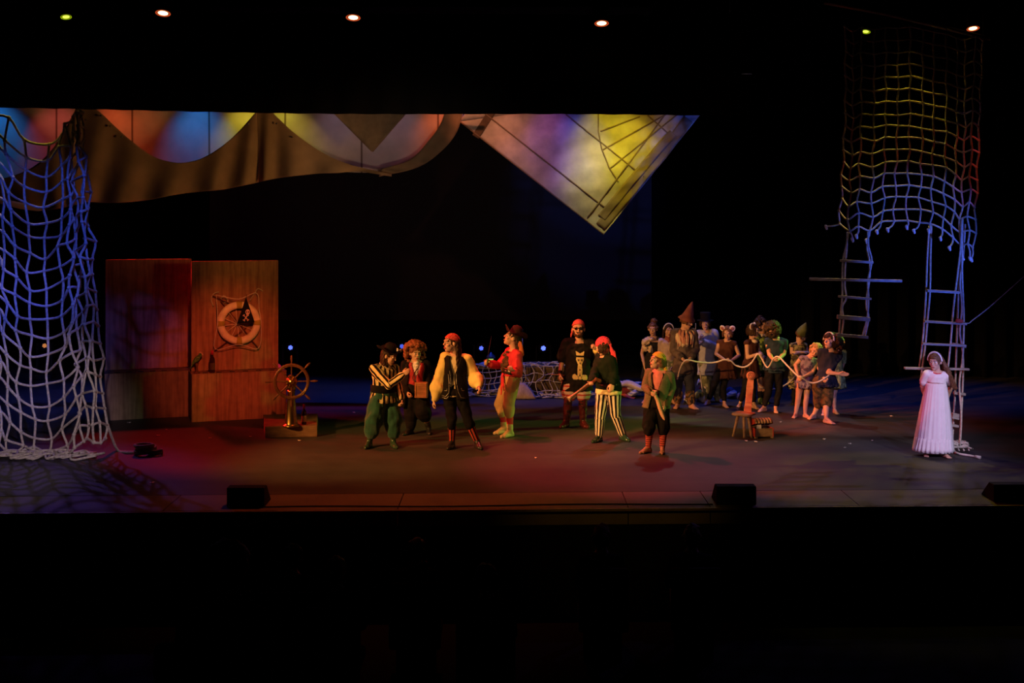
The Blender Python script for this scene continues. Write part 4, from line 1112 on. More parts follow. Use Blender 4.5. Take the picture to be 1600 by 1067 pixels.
# swags
r = empty('swag_cloth', at(330, 300, 21.2), 'brown cloth swag looped between two points under the lit canvas', 'drapery')
g = Geo()
topA = sm2_([(122, 158), (152, 172), (178, 196), (205, 220), (235, 242), (262, 252), (288, 254), (318, 246), (350, 226), (378, 200), (402, 172)])
botA = sm2_([(100, 322), (135, 316), (165, 317), (200, 316), (235, 312), (265, 306), (298, 301), (330, 298), (350, 296), (380, 290), (404, 285)])
def swag_rows(top, bot, d, nu=140, nv=26, folds=5, amp=.10, ph=0):
    rows = []; n = len(top)
    for j in range(nv + 1):
        t = j / nv; row = []
        for i in range(nu + 1):
            s = i / nu * (n - 1.0001); a = np.array(top[int(s)]) * (1 - s % 1) + np.array(top[int(s) + 1]) * (s % 1)
            s2 = i / nu * (len(bot) - 1.0001); b = np.array(bot[int(s2)]) * (1 - s2 % 1) + np.array(bot[int(s2) + 1]) * (s2 % 1)
            p = a + (b - a) * t; u = i / nu
            w = amp * (.3 + .7 * t) * math.sin(2 * math.pi * folds * (u + .06 * t) + ph + .8 * math.sin(6 * u))
            cat = -.10 * math.sin(math.pi * u) * t
            row.append(at(p[0], p[1], d + w * .8 + cat))
        rows.append(row)
    return rows
sheet(g, swag_rows(topA, botA, 21.35)); build('left_drape', g, M_SWAG, r, thick=.006)
g = Geo(); topB = sm2_([(402, 172), (420, 172), (436, 186), (460, 208), (490, 230), (520, 247), (550, 258), (582, 266), (612, 272)]); botB = sm2_([(404, 285), (420, 281), (444, 277), (470, 274), (500, 271), (530, 270), (560, 268), (590, 272), (612, 276)])
sheet(g, swag_rows(topB, botB, 21.35, 100, 22, 4, .08, 1)); build('right_drape', g, M_SWAG, r, thick=.006)
g = Geo()
for px, py in ((157, 178), (172, 194), (190, 211), (388, 191), (432, 190), (456, 211), (134, 184)): capsule(g, at(px, py + 3, 21.28), .018, seg=8)
build('eyelets', g, M_STEEL, r)
g = Geo(); topC = sm2_([(124, 158), (108, 190), (88, 225), (60, 255), (28, 272), (-10, 282), (-60, 290)]); botC = sm2_([(136, 316), (110, 322), (92, 326), (70, 328), (40, 318), (0, 312), (-60, 318)])
sheet(g, swag_rows(topC, botC, 21.2, 80, 20, 4, .08)); tag(build('swag_cloth', g, M_SWAG, thick=.006, base=at(40, 320, 21.2)), 'brown sailcloth drape hanging behind the left cargo net', 'drapery')
# the right sail
r = empty('sail', at(943, 366, 21.8), 'large triangular canvas sail point lit pink, blue and yellow', 'sail')
quad = [(690, 130), (1124, 140), (943, 367), (718, 190)]
def sail_pt(px, py, off=0.0): return at(px, py, 22.3 + .05 * math.sin(px * .03 + py * .05) + .010 * math.sin(px * .09 + py * .22 + 2 * math.sin(px * .03)) - off)
g = Geo(); rows = []
for j in range(31):
    t = j / 30; a = np.array([693, 150]) * (1 - t) + np.array([943, 367]) * t; a = np.array([718, 190.]) + (np.array([943, 367]) - np.array([718, 190])) * t if t > 0 else np.array([718., 190])
    b = np.array([1134, 130.]) + (np.array([943, 367]) - np.array([1134, 130])) * t
    tt = np.array([718, 190.]) ; rows.append([sail_pt(*(a + (b - a) * s)) for s in np.linspace(0, 1, 46)])
sheet(g, rows)
rows = []
for j in range(9):
    t = j / 8; a = np.array([718, 190.]) + (np.array([764, 120]) - np.array([718, 190.])) * t; b = np.array([1134, 130.]) + (np.array([1140, 118]) - np.array([1134, 130.])) * t
    rows.append([sail_pt(*(a + (b - a) * s)) for s in np.linspace(0, 1, 46)])
sheet(g, rows)
cl = build('canvas', g, M_CANVAS2, r, thick=.004)
def strip(P, w, name, m, off=.014):
    g = Geo(); rowsL, rowsR = [], []; P = [np.array(p, float) for p in P]; Q = []
    for a, b in zip(P[:-1], P[1:]): Q += [a + (b - a) * s / 30 for s in range(30)]
    Q.append(P[-1]); NW = 2 if w < 5 else 6; rr_ = [[] for _ in range(NW)]
    for i, p in enumerate(Q):
        d = Q[min(i + 1, len(Q) - 1)] - Q[max(i - 1, 0)]; d = d / np.linalg.norm(d); nn = np.array([-d[1], d[0]])
        
        for q in range(NW): rr_[q].append(sail_pt(*(p + nn * w * (.5 - q / (NW - 1))), off))
    sheet(g, rr_); build(name, g, m, cl, thick=.004)
M_SEAM = mat('sail_seam', (.30, .22, .15), rough=.9)
strip([(756, 176), (940, 320), (958, 334)], 2.2, 'seam_tape', M_SEAM); strip([(884, 178), (1006, 276)], 2.2, 'seam_tape', M_SEAM); strip([(1012, 180), (1046, 210)], 2.2, 'seam_tape', M_SEAM)
strip([(935, 176), (935, 205), (940, 232), (952, 262), (966, 284)], 2.2, 'seam_tape', M_SEAM)
strip([(938, 205), (1000, 182)], 2.4, 'seam_tape', M_SEAM); strip([(940, 235), (1045, 176)], 2.4, 'seam_tape', M_SEAM); strip([(952, 264), (1062, 176)], 2.0, 'seam_tape', M_SEAM)
strip([(1076, 186), (1034, 242), (938, 354)], 17, 'hem', M_PATCH); strip([(1040, 178), (1000, 232), (918, 340)], 2.2, 'seam_tape', M_SEAM); strip([(1052, 208), (1030, 232), (985, 285), (940, 340)], 14, 'hem', M_PATCH, .020)
strip([(775, 165), (743, 214)], 12, 'webbing', M_TAPE, .012)
strip([(719, 190), (943, 366)], 2, 'seam_tape', M_SEAM)

# ------------------------------------------------------------------ lamps in the grid
def par(px, py, d, color, label, w=.20, tilt=18, e=7, yaw=0):
    c = at(px, py, d); r = empty('stage_lamp', c, label, 'stage light', 'spotlights hung above the stage')
    t = math.radians(tilt); n = nrm([math.sin(math.radians(yaw)) * math.sin(t), -math.sin(t), -math.cos(t)]); a, b = frame(n, (0, 1, 0)); A = np.array([a, b, -n]); s = w / .2
    g = Geo(); lathe(g, c, A, [(.10 * s, -.02), (.108 * s, 0), (.106 * s, .20), (.07 * s, .30), (.05 * s, .42), (.01, .44)], 24); build('can', g, M_BLACK, r)
    g = Geo(); lathe(g, c, A, [(.085 * s, -.024), (.108 * s, -.03)], 28, cap=False); build('color_frame', g, mat('hot_rim_%s' % ('w' if color[1] < .7 else 'y'), (.1, .03, .02), emit=((1, .12, .03) if color[1] < .7 else (.5, .7, .0), .5), noise=0), r)
    g = Geo(); P = [c - n * -.026 + (a * math.cos(q) + b * math.sin(q)) * .072 * s for q in np.linspace(0, 2 * math.pi, 24, endpoint=False)]; g.add(P, [tuple(range(24))])
    build('lens', g, mat('lamp_glass_%d' % int(color[1] * 100), (.2, .2, .2), emit=(color, e), noise=0), r, smooth=False)
    g = Geo(); tube(g, [c - a * .12 * s + A[2] * .1, c - a * .12 * s + A[2] * .42, c + a * .12 * s + A[2] * .42, c + a * .12 * s + A[2] * .1], .008); top_ = c + A[2] * .42; tube(g, [top_, top_ + [0, 0, .35]], .012)
    build('yoke', g, M_BLACK, r)
par(255, 18, 17.6, (1, .45, .18), 'warm glowing stage lamp above the left swag')
par(552, 25, 18.0, (1, .45, .18), 'warm glowing stage lamp, second of the warm ones from the left')
par(940, 34, 18.4, (1, .45, .18), 'warm glowing stage lamp above the triangular sail')
par(1520, 42, 18.2, (1, .45, .18), 'warm glowing stage lamp beyond the right cargo net', w=.17)
par(103, 24, 18.2, (.75, .85, .10), 'yellow-green stage lamp in the top left corner', w=.15, e=1.2, yaw=40)
par(1353, 47, 18.6, (.75, .85, .10), 'yellow-green stage lamp seen through the top of the right net', w=.13, e=3, yaw=-40)
g = Geo(); tube(g, [[-11, 18.0, 7.05], [11, 18.4, 7.05]], .03, 10); tag(build('lighting_bar', g, M_BLACK, base=[0, 18.2, 7.05]), 'black pipe carrying the glowing lamps above the border', 'pipe')
def mover(px, py, d, label, e=1.8, col=(.10, .16, 1.0), s=1.0):
    c = at(px, py, d); r = empty('moving_head_lamp', [c[0], c[1], 0], label, 'stage light', 'moving lights standing along the back')
    g = Geo(); box(g, [c[0], c[1], .06], (.34, .30, .12)); build('base', g, M_BLACK, r, bevel=.01)
    g = Geo()
    for sx in (-1, 1): box(g, [c[0] + sx * .15, c[1], (c[2] + .12) / 2 + .03], (.04, .12, c[2] - .06))
    build('fork', g, M_BLACK, r, bevel=.01)
    g = Geo(); n = nrm([.0 - c[0] * .03, -1, .10]); a, b = frame(n); lathe(g, c - n * .22, np.array([a, b, n]), [(.05, 0), (.11, .04), (.115, .2), (.10, .27)], 22); hd = build('head', g, M_BLACK, r)
    g = Geo(); 
    for rr, q0, nn in ((0, 0, 1), (.032, .3, 6)):
        for q in range(nn):
            t = q0 + q * 2 * math.pi / nn; ellipsoid(g, c + n * .052 + a * rr * math.cos(t) * s + b * rr * math.sin(t) * s, np.array([a, b, n]), (.017 * s, .017 * s, .008), 10, 6)
    build('lens', g, mat('blue_lens_%d' % int(e * 10), (.1, .1, .3), emit=(col, e), noise=0), hd)
mover(454, 543, 25.6, "small blue stage light on the floor behind the ship's wheel")
mover(628, 541, 25.8, 'small blue stage light showing between the striped-shirt pirate and the curly wig', .8)
mover(752, 544, 25.8, 'small blue stage light left of the sword blade', 1.3)
mover(849, 544, 25.8, 'small blue stage light right of the broom handle', 2.2, s=1.1)
mover(70, 540, 25.5, 'dim orange stage light seen through the left cargo net', .5, (1, .35, .05))

# foldback speakers on the apron
def wedge(x0, x1, ytop, ybot, label):
    d = depth_at(ybot); a, b = at(x0, ybot, d), at(x1, ybot, d); w = b[0] - a[0]; h = (ybot - ytop) / F_PX * d
    r = empty('stage_monitor', (a + b) / 2 * [1, 1, 0], label, 'speaker'); g = Geo(); c = (a + b) / 2
    P = [(-w / 2, 0, 0), (w / 2, 0, 0), (w / 2, .42, 0), (-w / 2, .42, 0), (-w / 2, 0, h), (w / 2, 0, h), (w / 2, .16, h), (-w / 2, .16, h)]
    g.add(np.array([[c[0] + p[0], c[1] + p[1], p[2]] for p in P]), [(3, 2, 1, 0), (4, 5, 6, 7), (0, 1, 5, 4), (1, 2, 6, 5), (2, 3, 7, 6), (3, 0, 4, 7)]); build('cabinet', g, M_BLACK, r, smooth=False, bevel=.012)
    g = Geo(); n = nrm([0, h, .26]); 
    g.add(np.array([[c[0] - w / 2 + .03, c[1] + .40, .05], [c[0] + w / 2 - .03, c[1] + .40, .05], [c[0] + w / 2 - .03, c[1] + .185, h - .04], [c[0] - w / 2 + .03, c[1] + .185, h - .04]]) + n * .012, [(0, 1, 2, 3)]); build('grille', g, M_STEEL, r, smooth=False, thick=.006)
wedge(354, 413, 762, 793, 'black foldback speaker at the stage front, left'); wedge(1120, 1182, 760, 789, 'black foldback speaker at the stage front below the treasure chest'); wedge(1553, 1612, 757, 784.5, 'black foldback speaker at the right end of the stage front')
g = Geo(); tube(g, smooth_path([[x, front(x) + .10 + .03 * math.sin(x * 2), .012] for x in np.linspace(-3.0, 2.4, 16)], 4), .009); tag(build('cable', g, M_BLACK, base=[0, 14.5, 0]), 'thin black cable lying along the front edge of the stage', 'cable')

# ------------------------------------------------------------------ net-covered crate, post, cloths at the back
db = depth_at(621); zc = .58
r = empty('net_covered_crate', on_floor(845, 621), 'dark crate covered by a rope net behind the big pirate', 'crate')
g = Geo(); M_DKW = mat('dark_crate_wood', (.12, .09, .05), rough=.9, pattern=grain((.07, .05, .03), (2, 12, 12)))
ca, cb = at(822, 621, db), at(905, 621, db); box(g, [(ca[0] + cb[0]) / 2, db + .45, zc / 2], (cb[0] - ca[0], .8, zc)); build('box_body', g, M_DKW, r, smooth=False, bevel=.02)
nn = []
M_NETB = mat('pale_net', (.42, .40, .36), rough=.9, noise=.2)
for j in range(9):
    row = []
    for i in range(12):
        x = ca[0] - .10 + (cb[0] - ca[0] + .22) * i / 11 + .03 * math.sin(i * 3 + j); 
        if j < 4: p = [x, db + .45 - j * .14, zc + .02]
        else: p = [x + .05 * math.sin(j * 2.2 + i), db + .03 - (j - 4) * .03 - .04 * (i % 2), max(.03, zc + .02 - (j - 4) * .15)]
        row.append(np.array(p) + [0, 0, .012 * math.sin(i * 2.1 + j * 1.7)])
    nn.append([p + np.array([rnd.uniform(-.05, .05), rnd.uniform(-.02, .0), rnd.uniform(-.025, .03)]) * (1 if p[2] > .1 else .3) for p in row])
net_mesh('net_cover', nn, .0075, M_NETB, r, knot=1.5)
r = empty('net_heap', on_floor(790, 622), 'heap of pale netting along the floor behind the red-coated pirate', 'net')
g = Geo(); rnd = random.Random(3)
for q in range(34):
    x0 = on_floor(715, 622)[0] + rnd.uniform(0, 2.5); y0 = db + rnd.uniform(-.15, .35); P = []
    for s in range(7): P.append([x0 + s * rnd.uniform(.04, .16), y0 + rnd.uniform(-.12, .12), abs(.03 + .10 * rnd.random() * math.sin(s * 1.1 + q))+.012])
    tube(g, smooth_path(P, 4), .010)
build('tangle', g, M_NETB, r)
# low table with net and lantern post
r = empty('net_rack', on_floor(762, 618), 'low post and board rack draped with bluish netting behind the sword', 'rack')
dr_ = depth_at(616); g = Geo(); a, b = at(738, 572, dr_), at(820, 572, dr_); box(g, (a + b) / 2, (b[0] - a[0], .5, .05)); build('board', g, M_PLANK, r, smooth=False, bevel=.01)
for px in (742, 763, 812):
    g = Geo(); c = at(px, 600, dr_); box(g, [c[0], c[1], a[2] / 2], (.09, .09, a[2] - .03)); build('leg', g, M_DKW, r, smooth=False, bevel=.01)
nn = [[np.array([a[0] - .1 + (b[0] - a[0] + .2) * i / 11 + .03 * math.sin(j * 2 + i), dr_ - .27 - .02 * j + .03 * math.sin(i * 2), a[2] + .04 - j * .11 + .02 * math.sin(i * 1.3)]) for i in range(12)] for j in range(5)]
net_mesh('net_cover', nn, .009, M_NETB, r, knot=1.5)
g = Geo(); c = at(738, 570, dr_)
sheet(g, [[np.array([a[0] + (b[0] - a[0]) * s, dr_ - .26 + .5 * t, a[2] + .035 + .03 * math.sin(s * 14 + t * 4)]) for s in np.linspace(0, 1, 30)] for t in (0, .33, .66, 1)]); build('white_cloth', g, M_ROPEW, r, thick=.008)
lp = at(767, 571.5, dr_); r = empty('lantern', lp, 'small lantern with a dim green glow on the rack', 'lantern')
g = Geo(); lathe(g, lp, I3, [(.07, 0), (.075, .02), (.05, .03)], 16); lathe(g, lp + [0, 0, .14], I3, [(.06, 0), (.095, .01), (.08, .05), (.03, .09), (.015, .12)], 16); build('cap_and_base', g, mat('blue_tin', (.06, .12, .22), rough=.4, metal=.5), r)
g = Geo(); lathe(g, lp + [0, 0, .03], I3, [(.045, 0), (.055, .05), (.045, .11)], 16); build('glow_glass', g, mat('lantern_glow', (.2, .3, .05), emit=((.45, .75, .12), .8), noise=0), r)
# broom
bb = on_floor(817, 624); r = empty('broom', bb, 'upright broom with pale bristles behind the red-jacketed pirate', 'broom')
g = Geo(); tp_ = at(815.5, 516, bb[1] + .12); mid = at(815.5, 598, bb[1] + .05); tube(g, [mid, tp_], .017, 10); tube(g, [tp_, tp_ + [0, 0, .02]], .022, 10); build('handle', g, mat('grey_paint', (.45, .42, .45), rough=.6), r)
g = Geo(); rows = []
for t, w, dpt in ((0, .05, .04), (.15, .09, .05), (.5, .16, .06), (.85, .20, .065), (1, .235, .05)):
    c = mid + (bb + [.04, 0, .015] - mid) * t; rows.append([c + [w * math.cos(q) * (1 + .05 * math.sin(q * 9)), dpt * math.sin(q), 0] for q in np.linspace(0, 2 * math.pi, 40, endpoint=False)])
sheet(g, rows, True); g.f.append(tuple(range(40))[::-1]); g.f.append(tuple(range(160, 200))); build('bristles', g, mat('pale_bristle', (.42, .33, .30), rough=.9, pattern=grain((.30, .22, .2), (40, 40, 2))), r)
# cloth bundles
def bundle(px, py, w, h, mats, label, seed, n=5, dz=.3):
    rnd = random.Random(seed); c = on_floor(px, py); r = empty('cloth_bundle', c, label, 'cloth')
    for q in range(n):
        g = Geo(); x0 = c[0] + rnd.uniform(-w, w) * .4; y0 = c[1] + rnd.uniform(0, dz); z0 = .03 + h * (q / n) * rnd.uniform(.6, 1); L = w * rnd.uniform(.5, 1.0); th = rnd.uniform(.04, .08)
        rows = []
        for t in np.linspace(0, 1, 12):
            p = np.array([x0 + (t - .5) * L, y0 + .1 * math.sin(t * 5 + q), z0 + .04 * math.sin(t * 6 + q * 2)]); rr = th * (.35 + math.sin(math.pi * t)); rows.append([p + [0, rr * 1.2 * math.cos(a), max(-z0 + .002, rr * .8 * math.sin(a)) * (1 + .25 * math.sin(a * 5 + t * 8))] for a in np.linspace(0, 2 * math.pi, 20, endpoint=False)])
        sheet(g, rows, True); g.f.append(tuple(range(20))); g.f.append(tuple(range(220, 240)))
        o = build('cloth', g, mats[q % len(mats)], r); V = [v.co.z for v in o.data.vertices]
        for v in o.data.vertices: v.co.z = max(v.co.z, .003)
M_BLC = mat('blue_cloth', (.22, .26, .50), rough=.8, pattern=stripes_axis((.6, .6, .66), 2, 120)); M_RDC = mat('red_cloth', (.55, .10, .10), rough=.8); M_WHC = mat('white_cloth', (.6, .56, .55), rough=.85); M_YLC = mat('yellow_cloth', (.55, .50, .08), rough=.8)
M_NVC = mat('navy_cloth', (.08, .09, .22), rough=.8)
bundle(988, 622, .62, .26, [M_RDC, M_WHC, M_BLC, M_WHC, M_RDC], 'heap of blue, white and red cloths behind the yellow-bandana pirate', 4, 8)
bundle(1073, 631, .10, .5, [M_BLC, M_WHC], 'blue and white striped cloth between the tall hatted figure and the net heap', 5, 6, .1)
bundle(1094, 628, .20, .34, [M_RDC, M_WHC, M_YLC, M_YLC, M_RDC], 'yellow, red and white flags heaped beside bare feet of the tall hatted figure', 6, 7, .15)
bundle(1152, 622, .34, .10, [M_BLC, M_NVC], 'low navy cloth heap behind the child in the brown tunic', 7, 4)
bundle(700, 621, .5, .10, [M_WHC, M_RDC], 'low pile of pale and red cloth behind the black-vested pirate', 8, 4)

# scraps of litter on the stage
M_SCRAP = mat('pale_scrap', (.72, .66, .6), rough=.8, noise=0)
g = Geo(); rnd = random.Random(9); rows = [[[x * .035, y * .02, .006 + .012 * math.sin(x * 2 + y * 3) ** 2] for x in np.linspace(-1, 1, 6)] for y in np.linspace(-1, 1, 4)]; sheet(g, rows)
sp = None
for px, py, lab in [(837, 716, 'largest pale scrap, alone on the stage below the red-jacketed pirate'),
 (202, 661, 'pale scrap just in front of the dull brown crate'),
 (247, 681, 'pale scrap midway between the rope coil and the reddish crate'),
 (328, 685, 'pale scrap in front of the reddish crate, left half'),
 (391, 683, "pale scrap left of the ship's wheel plinth"),
 (468, 689, "pale scrap directly in front of the ship's wheel plinth"),
 (553, 645, 'pale scrap behind the striped-shirt pirate, to his left'),
 (260, 672, 'pale scrap close behind another one before the reddish crate corner'),
 (1220, 660, 'pale scrap right of the treasure chest lid'),
 (1166, 690, 'pale scrap in front of the wooden stool'),
 (1181, 691, 'pale scrap in front of the treasure chest'),
 (1288, 687, 'pale scrap on bare stage right of the treasure chest'),
 (1328, 694, 'larger pale scrap midway between the chest and the white gown'),
 (1393, 651, 'pale scrap behind and left of the girl in white, farthest back'),
 (1363, 689, 'pale scrap nearest the left side of the white gown'),
 (1320, 700, 'pale scrap foremost of those between chest and white gown'),
 (238, 755, 'pale scrap near the stage front below the rope coil'),
 (700, 632, 'pale scrap on the blue-lit floor behind the black-waistcoat pirate')]:
    q = on_floor(px, py)
    if sp is None: sp = build('litter_scrap', g, M_SCRAP, base=[0, 0, 0], thick=.003); o = sp
    else: o = sp.copy(); COL.objects.link(o)
    o.location = q + [0, 0, .002]; o.rotation_euler = (0, 0, rnd.uniform(0, 3)); o.scale = [rnd.uniform(.6, 1.0)] * 3
    tag(o, lab, 'litter', 'pale scraps scattered on the stage')

# pipes and lines that carry the cloths
def fly_bar(name_label, y, z, x0, x1, xs, y1=None):
    y1 = y if y1 is None else y1
    r = empty('fly_bar', [(x0 + x1) / 2, (y + y1) / 2, z], name_label, 'pipe'); g = Geo(); tube(g, [[x0, y, z], [x1, y1, z]], .025, 8); build('pipe', g, M_BLACK, r)
    for x in xs: g = Geo(); yy = y + (y1 - y) * (x - x0) / (x1 - x0); tube(g, [[x, yy, z], [x, yy, 10.36]], .006); build('suspension_line', g, M_BLACK, r)
fly_bar('black pipe over the long pale canvas', 22.6, at(0, 121, 22.6)[2], -10.4, -.7, (-9, -5, -1.2))
fly_bar('black pipe over the triangular sail', 22.3, at(0, 119, 22.3)[2] + .02, -.8, 4.4, (-.5, 4.0))
fly_bar('black pipe over the dark pointed flap', 21.75, at(0, 122, 21.75)[2], -4.2, -.9, (-3.5, -1.6))
fly_bar('black pipe carrying the rolled sail edge', 21.6, at(0, 165, 21.6)[2] + .05, -1.6, -.5, (-1.15,))
fly_bar('black pipe over the grey screen', 26.6, 8.0, -6.8, 3.2, (-6, 0, 3))
# ------------------------------------------------------------------ the pirates
BLK = (.008, .007, .008)
M_STR1 = mat('yellow_black_stripe', (.72, .60, .30), rough=.85, pattern=stripes_long(BLK, .15), noise=.1)
M_GRN = mat('green_velvet', (.018, .085, .055), rough=.7, noise=.25, sheen=.3)
M_BLKC = mat('black_cloth', (.007, .006, .007), rough=.85, noise=.3)
M_LEATHER = mat('black_leather', (.02, .02, .018), rough=.28, spec=.6, noise=.1)
M_MAROON = mat('maroon_leather', (.10, .02, .018), rough=.3, spec=.6)
M_REDV = mat('red_brocade', (.42, .03, .04), rough=.6, pattern=dots((.7, .2, .1), 40, .18))
M_YEL = mat('cream_yellow_cloth', (.78, .60, .20), rough=.85, noise=.08)
M_SILVER = mat('silver_braid', (.55, .52, .48), rough=.35, metal=.6, noise=0)
M_REDB = mat('red_bandana', (.48, .05, .05), rough=.8, pattern=dots((.75, .55, .45), 55, .22))
M_REDP = mat('plain_red_cloth', (.62, .04, .06), rough=.75, noise=.12)
M_TAN = mat('tan_breeches', (.55, .34, .16), rough=.85, noise=.1)
M_TANL = mat('tan_leather', (.55, .38, .20), rough=.45, spec=.5)
M_BRN = mat('brown_cloth', (.11, .055, .03), rough=.85, noise=.3)
M_WHT = mat('white_cotton', (.78, .74, .72), rough=.85, noise=.04)
M_SKUL = mat('skull_print_cloth', (.55, .42, .25), rough=.85, pattern=dots(BLK, 16, .42))
M_WOODB = mat('orange_wood', (.42, .16, .07), rough=.5, pattern=grain((.28, .10, .05), (3, 14, 14)))
cut_ = lambda g: g
up = np.array([0, 0, 1.])

# 1 striped shirt and black hat, turned to the right
f = figure('pirate in a yellow and black striped shirt, green trousers and black hat', (599, 622), (601, 573, 0), 38, (608, 556, -.05), 70, -18,
  [(607, 602, -.26), (629, 586, -.30)], [(621, 600, .14), (626, 624, .02)],
  [(584, 657, -.10), (577, 690), -12], [(615, 657, .02), (614, 690), 25], k=.98, stout=1.15,
  handA=dict(curl=.5, thumb=up, inn=(.2, 1, 0)), handB=dict(curl=.8))
shirt = top(f, 'striped_shirt', M_STR1, infl=.026, sinfl=.020, n=(13, 5), hem=(.06, .215, .17), sleeve=.97, hi=.97, flare=.012)
belt(f, 'sash', M_BLKC, t=.30, h=.055, infl=.048)
pants(f, 'breeches', M_GRN, end=.55, infl=.028, baggy=.055, cuff=.035, wr=(.010, 20))
legwear(f, 'stocking', M_BLKC, .5, 1.0, .006)
shoes(f, 'boot', mat('green_black_leather', (.03, .06, .03), rough=.2, spec=.8), top_=.32, heel=.03)
g = Geo(); capsule(g, f.neck + f.up * .0, .085, f.neck - f.up * .05 + f.F * .06, .075); capsule(g, f.neck - f.up * .04 + f.F * .10, .05, f.neck - f.up * .15 + f.F * .11, .02, flat=(f.F, .4)); build('neckerchief', g, M_SKUL, f.root, voxel=.009, wrinkle=(.005, 40))
hair(f, HAIRDK, length=.14, strands=40, r=.015, front=.55)
g = Geo(); A = hatframe(f)
lathe(g, f.H(0, -.01, .052), A, [(.090, 0), (.185, .0), (.195, .012), (.10, .014), (.096, .06), (.088, .11), (.06, .135), (.01, .14)], 40, fn=lambda t, i, r, h: (r * (1 + (.10 * math.cos(3 * t) if 1 <= i <= 2 else 0)), h + ((.075 * abs(math.cos(1.5 * t + .8)) - .01) if 1 <= i <= 2 else 0)))
ht = build('tricorn_hat', g, M_BLKC, f.root)
g = Geo(); c = f.H(.03, .10, .135); tube(g, [c - f.hx * .06 * f.k - up * .01, c + f.hx * .05 + up * -.03], .010, 8)
for s, q in ((-1, c - f.hx * .06 - up * .01), (1, c + f.hx * .05 - up * .03)): capsule(g, q + up * .010, .014); capsule(g, q - up * .010, .014)
build('bone_ornament', g, M_WHT, ht)
cuff(f, 'glove', M_BLKC, r=.042, ln=.09, sides='B', back=-.05)

# 2 curly wig, red waistcoat, box
f = figure('pirate in a big curly auburn wig with a wooden box slung at the waist', (648, 607), (650, 567), 8, (649, 552, 0), 25, -4,
  [(631, 592, .02), (636, 612, -.14)], [(668, 590, .02), (667, 611, -.10)],
  [(643, 643, .0), (641, 670), -35], [(661, 641, -.12), (670, 669), 8], k=.97, stout=1.02, mouth=.008, handA=dict(curl=.6), handB=dict(curl=.6))
top(f, 'shirt', M_WHT, infl=.012, sinfl=.008, sleeve=.5)
w_, _ = coat(f, 'waistcoat', M_REDV, infl=.022, gap=(1.0, .10, .25), drop=.02, hem=(.19, .14))
pants(f, 'breeches', M_BLKC, end=.25, infl=.035, baggy=.035, cuff=.035, wr=(.008, 18))
legwear(f, 'trouser_leg', M_BLKC, .1, .82, .042, sides='A', wr=(.006, 20))
sleeves(f, 'jacket_sleeve', M_BLKC, 1.0, .024, .015)
coat(f, 'jacket', M_BLKC, infl=.046, gap=(1.5, 1.3, 1.5), drop=.28, hem=(.25, .19))
cuff(f, 'striped_cuff', mat('red_stripe_cuff', (.6, .5, .4), pattern=stripes_axis((.5, .05, .05), 2, 160)), r=.052, ln=.06, sides='A')
shoes(f, 'shoe', M_LEATHER, top_=.05, heel=.02, sides='A'); shoes(f, 'boot', M_LEATHER, top_=.28, heel=.03, sides='B')
g = Geo()
for q in range(5): capsule(g, f.neck - f.up * (.02 + q * .045) + f.F * (.09 + .012 * (q % 2)) + f.X * .012 * math.sin(q * 2), .042 - q * .003, flat=(f.up, .6))
build('jabot', g, M_WHT, f.root, voxel=.008, wrinkle=(.006, 60))
curls(f, HAIRAU, rad=(.150, .145, .125), c=(0, -.02, .05), n=190, r=.027, drop=.10)
bx = at(658.5, 609, f.d0 - .26); r = empty('slung_box', bx - up * .13, 'reddish wooden box held in front of the curly-wigged pirate', 'box')
A = rotz(-6); g = Geo(); box(g, bx, (.195, .11, .24), A); b_ = build('box_body', g, M_WOODB, r, smooth=False, bevel=.006)
g = Geo(); n_ = -A[1]
for dx, dz, sx, sz in ((0, .10, .175, .014), (0, -.10, .175, .014), (-.082, 0, .014, .19), (.082, 0, .014, .19), (0, .07, .15, .008)): box(g, bx + A[0] * dx + up * dz + n_ * .058, (sx, .012, sz), A)
build('frame_moulding', g, M_WOODB, b_, smooth=False)
g = Geo(); tube(g, smooth_path([bx + A[0] * -.09 + up * .12, f.neck + f.F * .20 - f.up * .22 - f.X * .05, f.neck + f.F * .06 + f.X * .09, f.neck - f.F * .1, bx + A[0] * .09 + up * .12][:3], 5), .008); build('strap', g, M_LEATHER, r)

# 3 black waistcoat with silver braid
f = figure('pirate in a black braided waistcoat with puffed yellow sleeves', (710, 612), (713, 556), -6, (705, 536, -.06), -62, 2,
  [(688, 590, .06), (679, 624, -.02)], [(741, 588, .06), (748, 604, -.16)],
  [(706, 655, -.10), (706, 691), -18], [(731, 655, -.04), (746, 691), 22], k=1.0, mouth=.012, handA=dict(curl=.5), handB=dict(curl=.4, thumb=(0, -1, 0)))
top(f, 'blouse', mat('cream_blouse', (.66, .52, .30)), infl=.010, sinfl=.008, sleeve=.3)
sleeves(f, 'puffed_sleeve', M_YEL, .96, .020, puff=.060, wr=(.007, 22))
pants(f, 'breeches', M_BLKC, end=.28, infl=.014, baggy=.006, n=7)
legwear(f, 'striped_stocking', mat('red_black_stripe', (.45, .06, .04), pattern=stripes_long(BLK, .1), noise=.05), .22, 1.0, .006, n=6)
shoes(f, 'buckled_shoe', M_LEATHER, top_=.05, heel=.035)
v, vr = coat(f, 'waistcoat', mat('black_velvet', (.007, .005, .006), rough=.8, sheen=.0, noise=.2), infl=.030, gap=(1.0, .12, .55), drop=.10, hem=(.222, .165))
o0 = f.pelvis
line_on(v, 'silver_braid', M_SILVER, f, [[(-.055, .34), (-.03, .16), (-.035, -.02), (-.10, -.09), (-.18, -.07)], [(.045, .34), (.05, .16), (.08, .02), (.12, -.06), (.18, -.07)], [(-.08, .30), (-.055, .14), (-.06, .0), (-.11, -.06), (-.18, -.045)], [(-.16, .06), (-.15, .02), (-.09, .03), (-.09, .06)], [(.12, .08), (.13, .04), (.18, .04)]], o0, .0042)
g = Geo()
